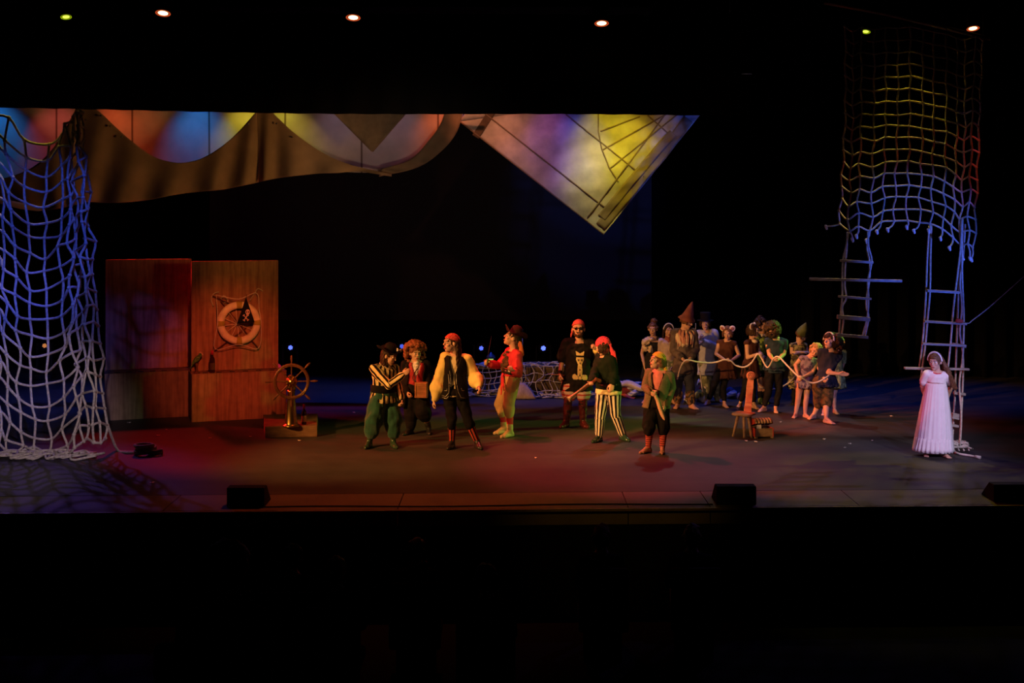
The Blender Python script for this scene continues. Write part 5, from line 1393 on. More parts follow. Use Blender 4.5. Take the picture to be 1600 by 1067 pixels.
for q in range(5): capsule(g, project(v, [o0 + f.X * .012 + f.up * (.30 - q * .075)], -f.F, .002)[0], .011, seg=8)
build('buttons', g, M_SILVER, v)
hair(f, HAIRDK, length=.30, strands=60, r=.017, curl=.012, front=.58, vol=.0)
bandana(f, M_REDB, tails=[(.02, .02, -.16, .03)], knot=(.02, -.11, -.01))
g = Geo(); c = f.neck; tube(g, [c + (f.X * math.cos(t) + f.F * math.sin(t)) * .075 - f.up * (.01 + .05 * max(0, math.sin(t))) for t in np.linspace(0, 2 * math.pi, 24, endpoint=False)], .007, 6, True); build('necklace', g, M_BRASS, f.root)

# 4 red jacket, sword
f = figure('pirate leaning back in a red jacket and tan breeches with sword raised', (798, 592), (803, 549, .0), -68, (800, 528, 0), -80, 24,
  [(780, 571, .10), (764, 568, -.02)], [(811, 584, -.18), (803, 580, -.30)],
  [(782, 632, .16), (788, 669), -62], [(795, 632, -.06), (797, 674), -50], k=1.0, handA=dict(curl=1.0, thumb=up), handB=dict(curl=.6), mouth=.008)
top(f, 'jacket', M_REDP, infl=.026, sinfl=.020, flare=.015, hem=(-.06, .18, .15), lo=.1, sleeve=.95)
pants(f, 'breeches', M_TAN, end=.40, infl=.022, baggy=.018, cuff=.004, wr=(.005, 26), hi=.30)
legwear(f, 'red_stocking', M_REDP, .36, 1.0, .006)
shoes(f, 'ankle_boot', M_TANL, top_=.22, heel=.035, infl=.010)
belt(f, 'belt', M_LEATHER, t=.26, h=.038, infl=.045, buckle=M_BRASS)
g = Geo(); rnd = random.Random(2)
for q in range(26): capsule(g, f.neck + f.F * (.10 + .04 * rnd.random()) + f.X * rnd.uniform(-.09, .09) - f.up * rnd.uniform(.02, .34), rnd.uniform(.022, .038), seg=8)
build('ruffled_front', g, M_BRN, f.root, voxel=.009, wrinkle=(.006, 60))
hair(f, HAIRDK, length=.16, strands=50, r=.016, front=.58, curl=.01)
g = Geo(); lathe(g, f.H(0, -.02, .055), hatframe(f), [(.092, 0), (.19, .0), (.20, .012), (.10, .014), (.098, .07), (.080, .13), (.03, .16), (.005, .162)], 40, fn=lambda t, i, r, h: (r, h + ((.095 * abs(math.cos(1.5 * t + .8)) - .01) if 1 <= i <= 2 else 0)))
ht = build('tricorn_hat', g, mat('dark_brown_felt', (.04, .012, .010), rough=.95), f.root)
g = Geo(); q = f.H(.09, -.11, -.02); capsule(g, q, .030, q + np.array([.03, -.02, -.16]), .045, flat=((0, 1, 0), .4)); capsule(g, q + np.array([.03, -.02, -.16]), .04, q + np.array([.02, -.02, -.24]), .015, flat=((0, 1, 0), .4)); build('hat_ribbon', g, mat('orange_ribbon', (.6, .14, .05)), ht, voxel=.008, wrinkle=(.004, 40))
g = Geo(); c = f.pelvis + f.F * .16 + f.up * .06 + f.X * .03; capsule(g, c, .04, c - up * .30 + f.F * .02, .02, flat=(f.F, .4)); capsule(g, c, .03, c - up * .22 + f.X * .08, .02, flat=(f.F, .4)); build('hanging_sash', g, M_REDP, f.root, voxel=.009, wrinkle=(.004, 30))
w0_ = f.wrA; r = empty('sword', w0_, 'thin sword with a brass guard held up by the red-jacketed pirate', 'sword')
hp = at(761, 564, f.d0 - .05); tipp = at(768, 524, f.d0 - .12); v_ = nrm(tipp - hp); a, b = frame(v_)
g = Geo(); P = []
for t, w in ((0, .013), (.8, .010), (.97, .006), (1, .001)):
    c = hp + (tipp - hp) * t; P += [c + a * w, c + b * w * .3, c - a * w, c - b * w * .3]
fs = []
for i in range(3):
    for k_ in range(4): k2 = (k_ + 1) % 4; fs.append((i * 4 + k_, i * 4 + k2, (i + 1) * 4 + k2, (i + 1) * 4 + k_))
g.add(P, fs); build('blade', g, M_STEEL, r, smooth=False)
g = Geo(); ellipsoid(g, hp, np.array([a, b, v_]), (.055, .055, .030)); tube(g, [hp + a * .05, hp + a * .06 - v_ * .06, hp - v_ * .12], .006); build('guard', g, M_BRASS, r)
g = Geo(); tube(g, [hp, hp - v_ * .12], .013, 10); build('grip', g, M_LEATHER, r)

# 5 the big pirate
f = figure('big bearded pirate in a black T-shirt with a yellow horned print', (901, 598), (905, 535), 3, (904, 514, -.03), -4, 2,
  [(879, 561, .03), (875, 584, -.10)], [(936, 566, .12), (931, 546, -.14)],
  [(887, 630, -.06), (885, 658), -30], [(911, 630, -.04), (911, 658), 22], k=1.08, stout=1.16, handA=dict(curl=1.0, thumb=(0, -1, .2)), handB=dict(curl=1.0, dir=(-.3, -.5, .8)))
tee = top(f, 't_shirt', mat('black_tee', (.012, .010, .010), rough=.9, noise=.2), infl=.045, sinfl=.040, sleeve=.46, flare=.02, hem=(.12, .27, .19), hi=.97)
o_ = f.pelvis + f.F * .0; M_PRT = mat('yellow_print', (.72, .58, .26), rough=.8, noise=.15, nscale=60)
X0 = .04
decal(tee, 'print', M_PRT, f, [
 [(X0 - .075, .56), (X0 - .065, .49), (X0 + .055, .49), (X0 + .065, .56), (X0 + .045, .515), (X0 - .055, .515)],
 [(X0 - .065, .46), (X0 + .055, .46), (X0 + .060, .42), (X0 + .03, .35), (X0 - .005, .29), (X0 - .04, .35), (X0 - .070, .42)],
 [(X0 - .035, .34), (X0 + .025, .34), (X0 + .035, .25), (X0 + .03, .15), (X0 + .008, .15), (X0 - .005, .24), (X0 - .02, .15), (X0 - .045, .15), (X0 - .045, .25)],
 [(X0 - .13, .13), (X0 - .12, .17), (X0 - .09, .19), (X0 - .05, .16), (X0 - .03, .12), (X0 - .05, .095), (X0 - .11, .095)],
 [(X0 + .12, .13), (X0 + .11, .17), (X0 + .08, .18), (X0 + .04, .16), (X0 + .02, .12), (X0 + .05, .095), (X0 + .11, .095)],
 [(X0 - .025, .15), (X0 + .015, .15), (X0 + .018, .10), (X0 - .028, .10)]], o_ - up * .02)
decal(tee, 'face_print', mat('print_dark', (.14, .10, .05)), f, [[(X0 - .045, .43), (X0 - .012, .43), (X0 - .018, .40), (X0 - .038, .395)], [(X0 + .005, .43), (X0 + .038, .43), (X0 + .03, .395), (X0 + .01, .40)], [(X0 - .02, .375), (X0 + .012, .375), (X0 - .003, .345)]], o_ - up * .02 + f.F * .0, thick=.012)  # eyes and nose of the figure, printed in a darker colour
pants(f, 'striped_shorts', mat('red_white_stripe', (.62, .48, .42), rough=.8, pattern=stripes_axis((.45, .05, .04), 2, 85, .5)), end=-.42, infl=.036, baggy=.025, n=6, wr=(.008, 20))
legwear(f, 'legging', mat('gloss_maroon', (.09, .012, .014), rough=.25, spec=.7, pattern=blotches((.02, .01, .01), 14)), -.3, 1.0, .012, wr=(.004, 40))
shoes(f, 'boot', M_MAROON, top_=.35, heel=.02, infl=.012)
bandana(f, mat('crimson_bandana', (.62, .10, .10), rough=.8), tails=[(-.03, .0, -.10, .02)], knot=(-.08, -.07, -.03))
g = Geo(); A = np.array([f.hx, f.hf, f.hu]); tube(g, [f.H(.082 * math.cos(t), -.005 + .103 * math.sin(t), .018) for t in np.linspace(-.3, math.pi + .3, 24)], .008, 6)
ellipsoid(g, f.H(.034, .098, .008), A, (.026, .008, .022)); ellipsoid(g, f.H(-.034, .098, .008), A, (.024, .008, .018)); build('eye_patches', g, M_BLKC, f.root)
g = Geo(); capsule(g, f.H(-.035, .070, -.085), .022, f.H(.035, .070, -.085), .022); capsule(g, f.H(0, .085, -.10), .024); capsule(g, f.H(-.024, .096, -.042), .008, f.H(.024, .096, -.042), .008)
for s in (-1, 1): capsule(g, f.H(s * .06, .03, -.03), .017, f.H(s * .045, .06, -.08), .02)
build('beard', g, HAIRDK, f.root, voxel=.006, wrinkle=(.003, 120))
for s in 'A': cuff(f, 'wrist_strap', M_LEATHER, r=.040, ln=.05, sides=s)
cuff(f, 'lace_cuff', M_YEL, r=.050, ln=.07, sides='B')
r = empty('knife', at(862, 585, f.d0 - .15), 'short pale knife held low by the big bearded pirate', 'knife')
kp, kt = at(874, 586, f.d0 - .14), at(857, 584.5, f.d0 - .18); g = Geo(); capsule(g, kp, .014, kt, .006, flat=((0, 0, 1), .8)); build('blade', g, mat('horn', (.7, .5, .3), rough=.5), r); g = Geo(); v_ = nrm(kp - kt); tube(g, [kp, kp + v_ * .09], .014, 10); build('grip', g, M_WOOD, r)

# 6 striped trousers
f = figure('stooping pirate in a black jacket, pink-red headscarf and vertical striped trousers', (951, 607), (946, 557, -.04), -66, (942, 541, -.10), -118, -22,
  [(929, 583, -.10), (925, 597, -.34)], [(960, 582, -.16), (957, 599, -.26)],
  [(938, 648, -.06), (936, 681), -38], [(961, 644, -.04), (973, 679), 30], k=1.0, stout=1.06, hip_yaw=-34, handA=dict(curl=1.0), handB=dict(curl=.5))
M_STP = mat('white_black_stripe', (.76, .68, .56), rough=.85, pattern=stripes_long(BLK, .0), noise=.05)
pants(f, 'striped_trousers', M_STP, end=.92, infl=.020, baggy=.006, n=9, wr=(.003, 24), hi=.1)
top(f, 'shirt_tail', mat('pale_yellow_shirt', (.75, .66, .36)), infl=.030, sinfl=.0, sleeve=0, hem=(.075, .215, .175), hi=.3)
top(f, 'jacket', mat('black_green_velvet', (.007, .014, .007), rough=.85, sheen=.0, noise=.2), infl=.040, sinfl=.026, flare=.015, hem=(-.005, .215, .175), sleeve=.92, hi=.97)
belt(f, 'belt', M_LEATHER, t=.16, h=.02, infl=.062)
shoes(f, 'heeled_shoe', mat('green_gloss_leather', (.02, .05, .03), rough=.15, spec=.9), top_=.06, heel=.05)
bandana(f, mat('pink_red_scarf', (.75, .06, .10), rough=.8, noise=.15), tails=[(.10, -.02, -.26, .05), (.04, -.02, -.20, .05)], knot=(.01, -.11, -.02), low=-.03)
hair(f, HAIRDK, length=.10, strands=30, r=.014, front=.4)
r = empty('blunderbuss', at(905, 612, f.d0 - .4), 'toy blunderbuss with flared muzzle held low by the stooping pirate', 'gun')
ga, gb = at(929, 594, f.d0 - .38), at(888, 626, f.d0 - .48); v_ = nrm(gb - ga); a, b = frame(v_); L_ = np.linalg.norm(gb - ga)
g = Geo(); capsule(g, ga - v_ * .04 + up * -.01, .026, ga + v_ * L_ * .5, .020, flat=(a, .7)); capsule(g, ga - v_ * .03, .024, ga - v_ * .10 - up * .07, .030); build('stock', g, M_WOOD, r, voxel=.007)
g = Geo(); lathe(g, ga + v_ * .1 + up * .02, np.array([a, b, v_]), [(.016, 0), (.018, .05), (.018, L_ * .55), (.024, L_ * .68), (.046, L_ * .80), (.040, L_ * .80), (.018, L_ * .66)], 20, cap=False); build('barrel', g, mat('aged_brass', (.30, .22, .15), rough=.45, metal=.5), r)
g = Geo(); tube(g, smooth_path([ga + v_ * .02 - up * .01, ga + v_ * .05 - up * .05, ga + v_ * .10 - up * .02], 5), .005); build('trigger_guard', g, M_BRASS, r)

# 7 tweed jacket, yellow bandana
f = figure('short pirate in a brown tweed jacket and yellow bandana with pink jumper', (1026, 630), (1031, 582), -22, (1027, 564, -.05), -66, 14,
  [(1008, 605, .0), (1017, 613, -.22)], [(1050, 606, .04), (1040, 634, -.14)],
  [(1014, 666, -.06), (1013, 699), -55], [(1037, 666, .0), (1035, 699), -8], k=.92, mouth=.004, handA=dict(curl=.9, inn=(.3, .9, 0), thumb=up), handB=dict(curl=.35, thumb=(-.5, -1, 0)))
top(f, 'jumper', mat('pink_jumper', (.72, .24, .22), rough=.9), infl=.016, sinfl=.008, sleeve=.3, hi=1.0)
M_TWEED = mat('brown_tweed', (.20, .145, .085), rough=.9, pattern=blotches((.13, .10, .065), 120, .5))
sleeves(f, 'jacket_sleeve', M_TWEED, .92, .022, .010)
cuff(f, 'red_cuff', M_REDP, r=.046, ln=.045, back=.0); cuff(f, 'braided_cuff', M_BRASS, r=.052, ln=.008, back=.05)
j_, jr = coat(f, 'jacket', M_TWEED, infl=.034, gap=(1.15, .55, .80), drop=.06, hem=(.21, .16))
g = Geo()
for row_i in (0, -1): tube(g, smooth_path([r_[row_i] for r_ in jr], 4), .007)
build('dark_piping', g, M_BLKC, j_)
g = Geo(); 
for s, sh in ((-1, f.shA), (1, f.shB)): capsule(g, sh + f.up * .058 - f.X * s * .03, .026, sh + f.up * .040 + f.X * s * .03, .022, flat=(f.up, .5))
build('red_epaulettes', g, M_REDP, j_)
belt(f, 'sash', M_BLKC, t=.22, h=.045, infl=.030)
pants(f, 'breeches', M_BLKC, end=.22, infl=.024, baggy=.02, cuff=.01)
legwear(f, 'striped_sock', mat('red_dark_hoops', (.42, .06, .05), pattern=stripes_axis((.10, .03, .03), 2, 190, .35), noise=0), .15, 1.0, .006)
g = Geo()
shoes(f, 'sandal', mat('sandal_leather', (.30, .14, .10), rough=.5), heel=.0, infl=.004)
hair(f, HAIRBR, length=.08, strands=40, r=.013, front=.4, curl=.01)
bandana(f, mat('yellow_bandana', (.72, .42, .05), rough=.8, noise=.12), tails=[(.03, .0, -.15, .03), (-.01, .0, -.12, .03)], knot=(.01, -.115, -.02))
r = empty('cutlass', at(1037, 655, f.d0 - .3), 'pale wooden cutlass hanging from the hand of the tweed-jacketed pirate', 'sword')
g = Geo(); P = []; ctr = [(1018, 611, 4), (1023, 616, 5.5), (1027.5, 625, 6.5), (1031, 636, 7), (1035, 647, 7.5), (1037.5, 653, 5.5), (1038.5, 656.5, 1)]
rowsL = []; dd = f.d0 - .30
for i, (px, py, w) in enumerate(ctr):
    nx = np.array(ctr[min(i + 1, 6)][:2]) - np.array(ctr[max(i - 1, 0)][:2]); nx = nx / np.linalg.norm(nx); pn = np.array([nx[1], -nx[0]]) * w / 2
    A_, B_ = at(px + pn[0], py + pn[1], dd), at(px - pn[0], py - pn[1], dd); rowsL.append([A_, (A_ + B_) / 2 + [0, -.008, 0], B_, (A_ + B_) / 2 + [0, .008, 0]])
sheet(g, rowsL, True); build('blade', g, mat('pale_wood', (.70, .50, .33), rough=.6), r)
g = Geo(); v_ = nrm(at(1014, 606, dd) - at(1018, 611, dd)); tube(g, [at(1018, 611, dd), at(1018, 611, dd) + v_ * .09], .014, 10); build('grip', g, M_WOOD, r)

# ------------------------------------------------------------------ the girl in white
f = figure('girl in a long white gown and white hairband, hands held behind her back', (1461, 632), (1464, 583), -12, (1461, 565, -.02), -38, -6,
  [(1441, 603, .12), (1447, 624, .24)], [(1486, 603, .12), (1479, 625, .24)],
  [(1452, 670, -.04), (1447, 704), -18], [(1468, 670, -.02), (1474, 706), 14], k=.86, barefoot=True, stout=.92)
M_GOWN = mat('white_gown', (.80, .76, .78), rough=.8, noise=.04)
top(f, 'bodice', M_GOWN, infl=.016, sinfl=.014, lo=.55, sleeve=.32, flare=.016, hi=.98, wr=(.003, 40))
skirt(f, 'gown_skirt', M_GOWN, .66, .985, .132, .116, .262, .20, rip=.020, nr=26, rows=24, seed=3, shift=(-.045, 0))
g = Geo(); R_ = []
base_h = f.pelvis[2] + (f.neck - f.pelvis)[2] * .66 - .985
for t in (0, .25, .5, .75, 1):
    z = base_h + .20 - .185 * t; a = .245 + .026 * t; b = .188 + .022 * t; c = np.array([f.pelvis[0] + (f.neck - f.pelvis)[0] * .66 - .045 * (.8 + .2 * t), f.pelvis[1] + (f.neck - f.pelvis)[1] * .66, z])
    R_.append([c + f.HX * math.cos(q) * a * (1 + .035 * math.sin(26 * q) * (.4 + t)) + f.HF * math.sin(q) * b * (1 + .035 * math.sin(26 * q) * (.4 + t)) for q in np.linspace(0, 2 * math.pi, 130, endpoint=False)])
sheet(g, R_, True); build('ruffled_hem', g, M_GOWN, f.root, thick=.004)
hair(f, HAIRBR, length=.34, strands=90, r=.021, front=.54, curl=.018, fall=(.42, -.10, 0), vol=.006)
g = Geo(); tube(g, [f.H(.096 * math.cos(t), .005, .012 + .125 * math.sin(t)) for t in np.linspace(.0, math.pi, 20)], .013, 8); build('hairband', g, M_WHT, f.root)
g = Geo(); c = f.neck; tube(g, [c + (f.X * math.cos(t) + f.F * math.sin(t)) * .07 - f.up * (.01 + .02 * max(0, math.sin(t))) for t in np.linspace(0, 2 * math.pi, 24, endpoint=False)], .009, 6, True); build('choker', g, M_REDP, f.root)
cuff(f, 'bound_cord', M_BRN, r=.036, ln=.03)

# ------------------------------------------------------------------ the captives
M_DRESSB = mat('black_dress', (.02, .02, .024)); M_CREAMF = mat('cream_fur', (.72, .58, .42), rough=.95, bump=.8, bscale=70)
M_PALE = mat('pale_pink_knit', (.50, .40, .38)); M_GRNP = mat('green_print', (.20, .24, .12), pattern=blotches((.50, .48, .30), 18))
f = figure('girl with hair in a bun and a cream fur stole, behind the yellow bandana', (1020, 568), (1021, 529), -5, (1020, 514), -14, -6,
  [(1003, 552, .05), (1008, 576, -.08)], [(1034, 550, .02), (1028, 573, -.12)], [(1012, 602, 0), (1009, 623), -30], [(1026, 602, 0), (1028, 623), 20], k=.84, barefoot=True, handA=dict(curl=.5))
top(f, 'dress_top', M_DRESSB, infl=.014, sinfl=.002, sleeve=0, hi=.90); skirt(f, 'dress_skirt', M_DRESSB, .3, .42, .14, .12, .22, .18, seed=4)
hair(f, HAIRBR, length=.0, strands=30, r=.014); curls(f, HAIRBR, 'bun', c=(.02, -.06, .13), rad=(.055, .05, .045), n=24, r=.016, cut=False)
g = Geo(); rnd = random.Random(8)
for q in range(70): capsule(g, f.shA + f.F * rnd.uniform(.02, .14) + f.X * rnd.uniform(-.06, .12) - f.up * rnd.uniform(-.05, .20), rnd.uniform(.02, .035), seg=8, hemi=2)
build('fur_stole', g, M_CREAMF, f.root, voxel=.010, iters=1, wrinkle=(.006, 130))
f = figure('girl in a pale knit top and white hairband left of the cone-hatted figure', (1044, 570), (1044, 531), 4, (1044, 516), 8, -8,
  [(1030, 555, .03), (1038, 574, -.10)], [(1058, 554, .03), (1050, 573, -.10)], [(1040, 602, 0), (1040, 624), -15], [(1050, 602, 0), (1051, 624), 15], k=.84, barefoot=True)
top(f, 'knit_top', M_PALE, infl=.018, sinfl=.012, sleeve=.95, hi=.96); skirt(f, 'print_skirt', M_GRNP, .2, .48, .14, .12, .20, .17, seed=6, ragged=.05)
hair(f, HAIRDK, length=.22, strands=60, r=.014, front=.40); g = Geo(); tube(g, [f.H(.092 * math.cos(t), .02, .012 + .120 * math.sin(t)) for t in np.linspace(.1, math.pi - .1, 20)], .011, 8); build('hairband', g, M_WHT, f.root)
g = Geo(); capsule(g, f.neck, .07, f.neck - f.up * .04 + f.F * .04, .06); build('scarf', g, mat('dull_red_scarf', (.30, .10, .10)), f.root, voxel=.01, wrinkle=(.005, 40))

f = figure('tall figure in a rust cone hat with a shaggy pink collar holding the rope', (1068, 577), (1069, 517), 6, (1073, 502, -.05), 48, -18,
  [(1052, 548, .0), (1068, 562, -.26)], [(1088, 546, .0), (1077, 562, -.26)], [(1058, 606, -.04), (1059, 630), -25], [(1078, 606, -.02), (1080, 631), 25], k=1.0, barefoot=True, handA=dict(curl=1.0, dir=(.6, -.3, -.4)), handB=dict(curl=1.0, dir=(-.6, -.3, -.4)))
M_COAT = mat('dark_grey_coat', (.10, .08, .075), rough=.9, noise=.3)
top(f, 'coat', M_COAT, infl=.030, sinfl=.024, flare=.02, sleeve=.85, hem=(.04, .21, .15), hi=.97)
pants(f, 'jeans', mat('dark_denim', (.035, .040, .055)), end=.8, infl=.018, baggy=.01)
for i, (t0, t1) in enumerate(((.30, .55), (.58, .86))): legwear(f, 'ragged_legging', mat('brown_rag', (.26, .16, .07), pattern=blotches((.08, .04, .02), 16)), t0, t1, .030, wr=(.008, 40))
g = Geo(); rnd = random.Random(12)
for q in range(90):
    th = rnd.uniform(0, 2 * math.pi); a0 = f.neck + (f.X * math.cos(th) * .12 + f.F * math.sin(th) * .10) - f.up * rnd.uniform(0, .08); L_ = rnd.uniform(.10, .24) * (1.2 if math.sin(th) > 0 else .7)
    tube(g, smooth_path([a0, a0 + (f.X * math.cos(th) + f.F * math.sin(th)) * .06 - up * L_ * .4, a0 + (f.X * math.cos(th) + f.F * math.sin(th)) * .05 - up * L_], 3), rnd.uniform(.008, .014), 6)
build('shaggy_collar', g, mat('pink_rag', (.52, .26, .20), rough=.9, pattern=blotches((.60, .50, .36), 9, .52)), f.root)
hair(f, HAIRBR, length=.05, strands=30, r=.013)
g = Geo(); lathe(g, f.H(0, -.01, .035), np.array([f.hx, f.hf, nrm(f.hu + f.hx * .08)]), [(.155, -.012), (.150, 0), (.105, .05), (.075, .14), (.045, .24), (.012, .32), (.002, .33)], 30, fn=lambda t, i, r, h: (r * (1 + .04 * math.sin(3 * t)), h)); build('cone_hat', g, mat('rust_felt', (.20, .065, .04), rough=.95, noise=.25), f.root, wrinkle=(.004, 30))

f = figure('child in a black top hat and pale blue nightshirt', (1106, 568), (1104, 519), 10, (1102, 505), -8, -2,
  [(1090, 538, .02), (1093, 530, -.22)], [(1118, 542, -.04), (1098, 534, -.26)], [(1104, 600, 0), (1103, 621), -22], [(1121, 600, 0), (1123, 621), 12], k=.92, barefoot=True, handA=dict(curl=1.0, dir=(.3, -.2, .8)), handB=dict(curl=.8, dir=(-1, -.2, .1)))
M_NIGHT = mat('pale_blue_cotton', (.50, .52, .62), rough=.85); M_CAMO = mat('green_brown_print', (.16, .17, .09), pattern=blotches((.36, .38, .20), 12))
top(f, 'nightshirt', M_NIGHT, infl=.030, sinfl=.028, flare=.02, sleeve=.92, hem=(.20, .20, .16), hi=.97, wr=(.006, 24))
pants(f, 'loose_trousers', M_CAMO, end=.92, infl=.024, baggy=.03, wr=(.008, 20))
g = Geo(); lathe(g, f.H(0, -.01, .045), hatframe(f), [(.15, 0), (.152, .008), (.096, .012), (.090, .06), (.098, .15), (.094, .155), (.01, .156)], 30); build('top_hat', g, M_BLKC, f.root); hair(f, HAIRDK, length=.06, strands=36, r=.014)

def ears(f, m_in, m_out, s=1.0):
    for sx in (-1, 1):
        c = f.H(sx * .085, -.01, .085); n = nrm(f.hf + f.hx * sx * .5); a, b = frame(n); g = Geo()
        lathe(g, c - n * .015, np.array([a, b, n]), [(.02, 0), (.055 * s, .006), (.060 * s, .02), (.050 * s, .034), (.03 * s, .026)], 20); e = build('ear', g, m_out, f.root)
        g = Geo(); ellipsoid(g, c + n * .012, np.array([a, b, n]), (.034 * s, .034 * s, .010), 14, 8); build('ear_lining', g, m_in, e)
M_TUN = mat('brown_tunic', (.085, .034, .025), rough=.9, noise=.25); M_EAR = mat('cream_ear', (.75, .62, .48)); M_EARP = mat('pink_ear', (.35, .12, .10)); M_LEG = mat('black_leggings', (.008, .008, .011), rough=.8)
def captive_wear(f, name, m, drop, hemw, ragged=.08, seed=1, sleeve=0, legs=.8, infl=.016):
    top(f, name, m, infl=infl, sinfl=.008, sleeve=sleeve, hi=.95)
    skirt(f, name + '_hem', m, .25, drop, .150 * f.k + .01, .125 * f.k + .01, hemw, hemw * .8, ragged=ragged, seed=seed, nr=8)
    if legs: pants(f, 'leggings', M_LEG, end=legs, infl=.010)
f = figure('child in a brown tunic and round cream ears standing before the nightshirt wearer', (1133, 572), (1136, 534), -8, (1137, 520, -.04), -20, -22,
  [(1119, 553, .0), (1131, 561, -.22)], [(1155, 555, .02), (1143, 563, -.22)], [(1115, 603, -.10), (1107, 626), -40], [(1130, 604, 0), (1132, 630), 10], k=.82, barefoot=True, handA=dict(curl=1.0, dir=(.8, -.3, -.3)), handB=dict(curl=1.0, dir=(-.8, -.3, -.2)))
captive_wear(f, 'brown_tunic', M_TUN, .36, .20, .12, 3); hair(f, HAIRBR, length=.06, strands=40, r=.014); ears(f, M_EARP, M_EAR, 1.0)
f = figure('dark-haired girl behind the child in ears, grey fluffy collar', (1191, 566), (1192, 524), 40, (1190, 509), 60, 0,
  [(1184, 548, 0), (1190, 556, -.12)], [(1202, 548, .1), (1198, 556, 0)], [(1188, 602, 0), (1188, 623), 10], [(1194, 602, 0), (1195, 623), 10], k=.88, skin=SKIN_D)
captive_wear(f, 'green_dress', mat('dark_green_rags', (.03, .06, .03), pattern=blotches((.20, .32, .08), 9, .58)), .40, .19, .2, 5, legs=0); curls(f, HAIRDK, rad=(.115, .12, .12), n=110, r=.02)
curls(f, HAIRDK, 'topknot', c=(.04, -.04, .13), rad=(.05, .05, .04), n=20, r=.016, cut=False)
g = Geo()
for q in range(20): t = q * .314; capsule(g, f.neck + f.X * math.cos(t) * .10 + f.F * math.sin(t) * .09 - up * .02, .032, seg=8)
build('fluffy_collar', g, mat('grey_fluff', (.45, .42, .44), bump=.8), f.root, voxel=.01, wrinkle=(.006, 120))
shoes(f, 'shoe', mat('lime_shoe', (.35, .5, .10)), infl=.010); legwear(f, 'dark_sock', M_LEG, .55, 1.0, .008)
f = figure('child in round pink-lined ears facing right and holding the rope', (1172, 573), (1175, 533), 42, (1177, 517, -.04), 66, -4,
  [(1168, 559, -.12), (1183, 553, -.24)], [(1186, 552, .08), (1188, 551, -.14)], [(1165, 604, -.06), (1157, 629), -30], [(1176, 604, .04), (1178, 632), 20], k=.86, barefoot=True, handA=dict(curl=1.0, dir=(1, -.2, .1)), handB=dict(curl=1.0))
captive_wear(f, 'rust_tunic', mat('dark_rust_tunic', (.07, .025, .02), noise=.3), .34, .19, .12, 6); hair(f, HAIRDK, length=.08, strands=40, r=.014); ears(f, M_EARP, M_EAR, 1.1)
g = Geo(); capsule(g, f.neck - f.up * .01, .07, f.neck - f.up * .03 + f.F * .03, .085, flat=(f.up, .5)); build('collar', g, M_EAR, f.root, voxel=.01, wrinkle=(.004, 50))
f = figure('girl with a big curly dark head bent over the rope, black leggings', (1210, 577), (1213, 531), -12, (1207, 517, -.12), -40, -48,
  [(1202, 553, -.08), (1208, 562, -.26)], [(1225, 553, -.04), (1215, 562, -.26)], [(1201, 610, -.04), (1194, 636), -50], [(1217, 610, .02), (1212, 637), -10], k=.93, barefoot=True, handA=dict(curl=1.0, dir=(.6, -.4, -.2)), handB=dict(curl=1.0, dir=(-.6, -.4, -.1)))
captive_wear(f, 'blue_tee', mat('teal_tee', (.022, .045, .07), noise=.3), .16, .19, .06, 7, sleeve=.3, infl=.02); curls(f, mat('dark_curls', (.05, .035, .02), rough=.6, noise=.4, nscale=40), rad=(.125, .13, .13), n=200, r=.022, cut=False)
f = figure('child in a green pointed hat with folded arms', (1246, 575), (1248, 538), 22, (1252, 524, -.04), 38, -34,
  [(1237, 551, -.04), (1256, 550, -.20)], [(1261, 549, .0), (1244, 553, -.22)], [(1242, 604, 0), (1240, 625), -15], [(1252, 604, 0), (1254, 625), 15], k=.84, barefoot=False, handA=dict(curl=.3), handB=dict(curl=.3))
captive_wear(f, 'patterned_tunic', mat('yellow_leaf_tunic', (.30, .27, .12), pattern=blotches((.06, .05, .04), 16, .5)), .50, .18, .06, 8); shoes(f, 'shoe', M_LEATHER)
g = Geo(); lathe(g, f.H(0, -.01, .04), np.array([f.hx, f.hf, nrm(f.hu + .35 * up)]), [(.103, -.012), (.105, 0), (.092, .05), (.070, .11), (.040, .17), (.010, .22), (.002, .225)], 26); build('pointed_hat', g, mat('green_felt', (.13, .15, .06), rough=.95), f.root, wrinkle=(.003, 30)); hair(f, HAIRBR, length=.04, strands=30, r=.013)
# partner hidden behind the headband girl
f = figure('child in a ragged green-lit tunic half hidden behind the big-haired girl', (1305, 588), (1309, 548), 20, (1311, 533, .1), 50, 0,
  [(1301, 565, 0), (1303, 580, -.06)], [(1318, 566, .1), (1313, 583, .05)], [(1298, 615, 0), (1287, 642), -20], [(1303, 615, 0), (1304, 640), 10], k=.80, barefoot=True)
captive_wear(f, 'green_lit_tunic', mat('green_lit_rags', (.26, .36, .18), pattern=blotches((.10, .14, .08), 12)), .34, .17, .18, 9, legs=0, sleeve=.6); hair(f, HAIRDK, length=.12, strands=40, r=.015)  # green of the stage light is mixed into the tunic's colour
f = figure('big-haired girl in a white headband and navy top stretching out an open hand', (1287, 597), (1299, 550), 4, (1297, 534, -.02), -55, 12,
  [(1280, 575, .1), (1286, 590, -.1)], [(1294, 582, -.14), (1311, 584, -.22)], [(1279, 630, .12), (1272, 647), -50], [(1292, 630, -.02), (1291, 654), 35], k=.95, barefoot=True, handB=dict(curl=.05, thumb=(0, -.3, 1), inn=(0, -1, -.2), dir=(1, -.2, -.05)), handA=dict(curl=.9))
captive_wear(f, 'navy_top', mat('navy_cotton', (.025, .03, .06)), .22, .20, .10, 10, sleeve=.4, legs=0); pants(f, 'ragged_shorts', mat('brown_rags', (.12, .07, .03), pattern=blotches((.05, .04, .02), 12)), end=.0, infl=.02, baggy=.02)
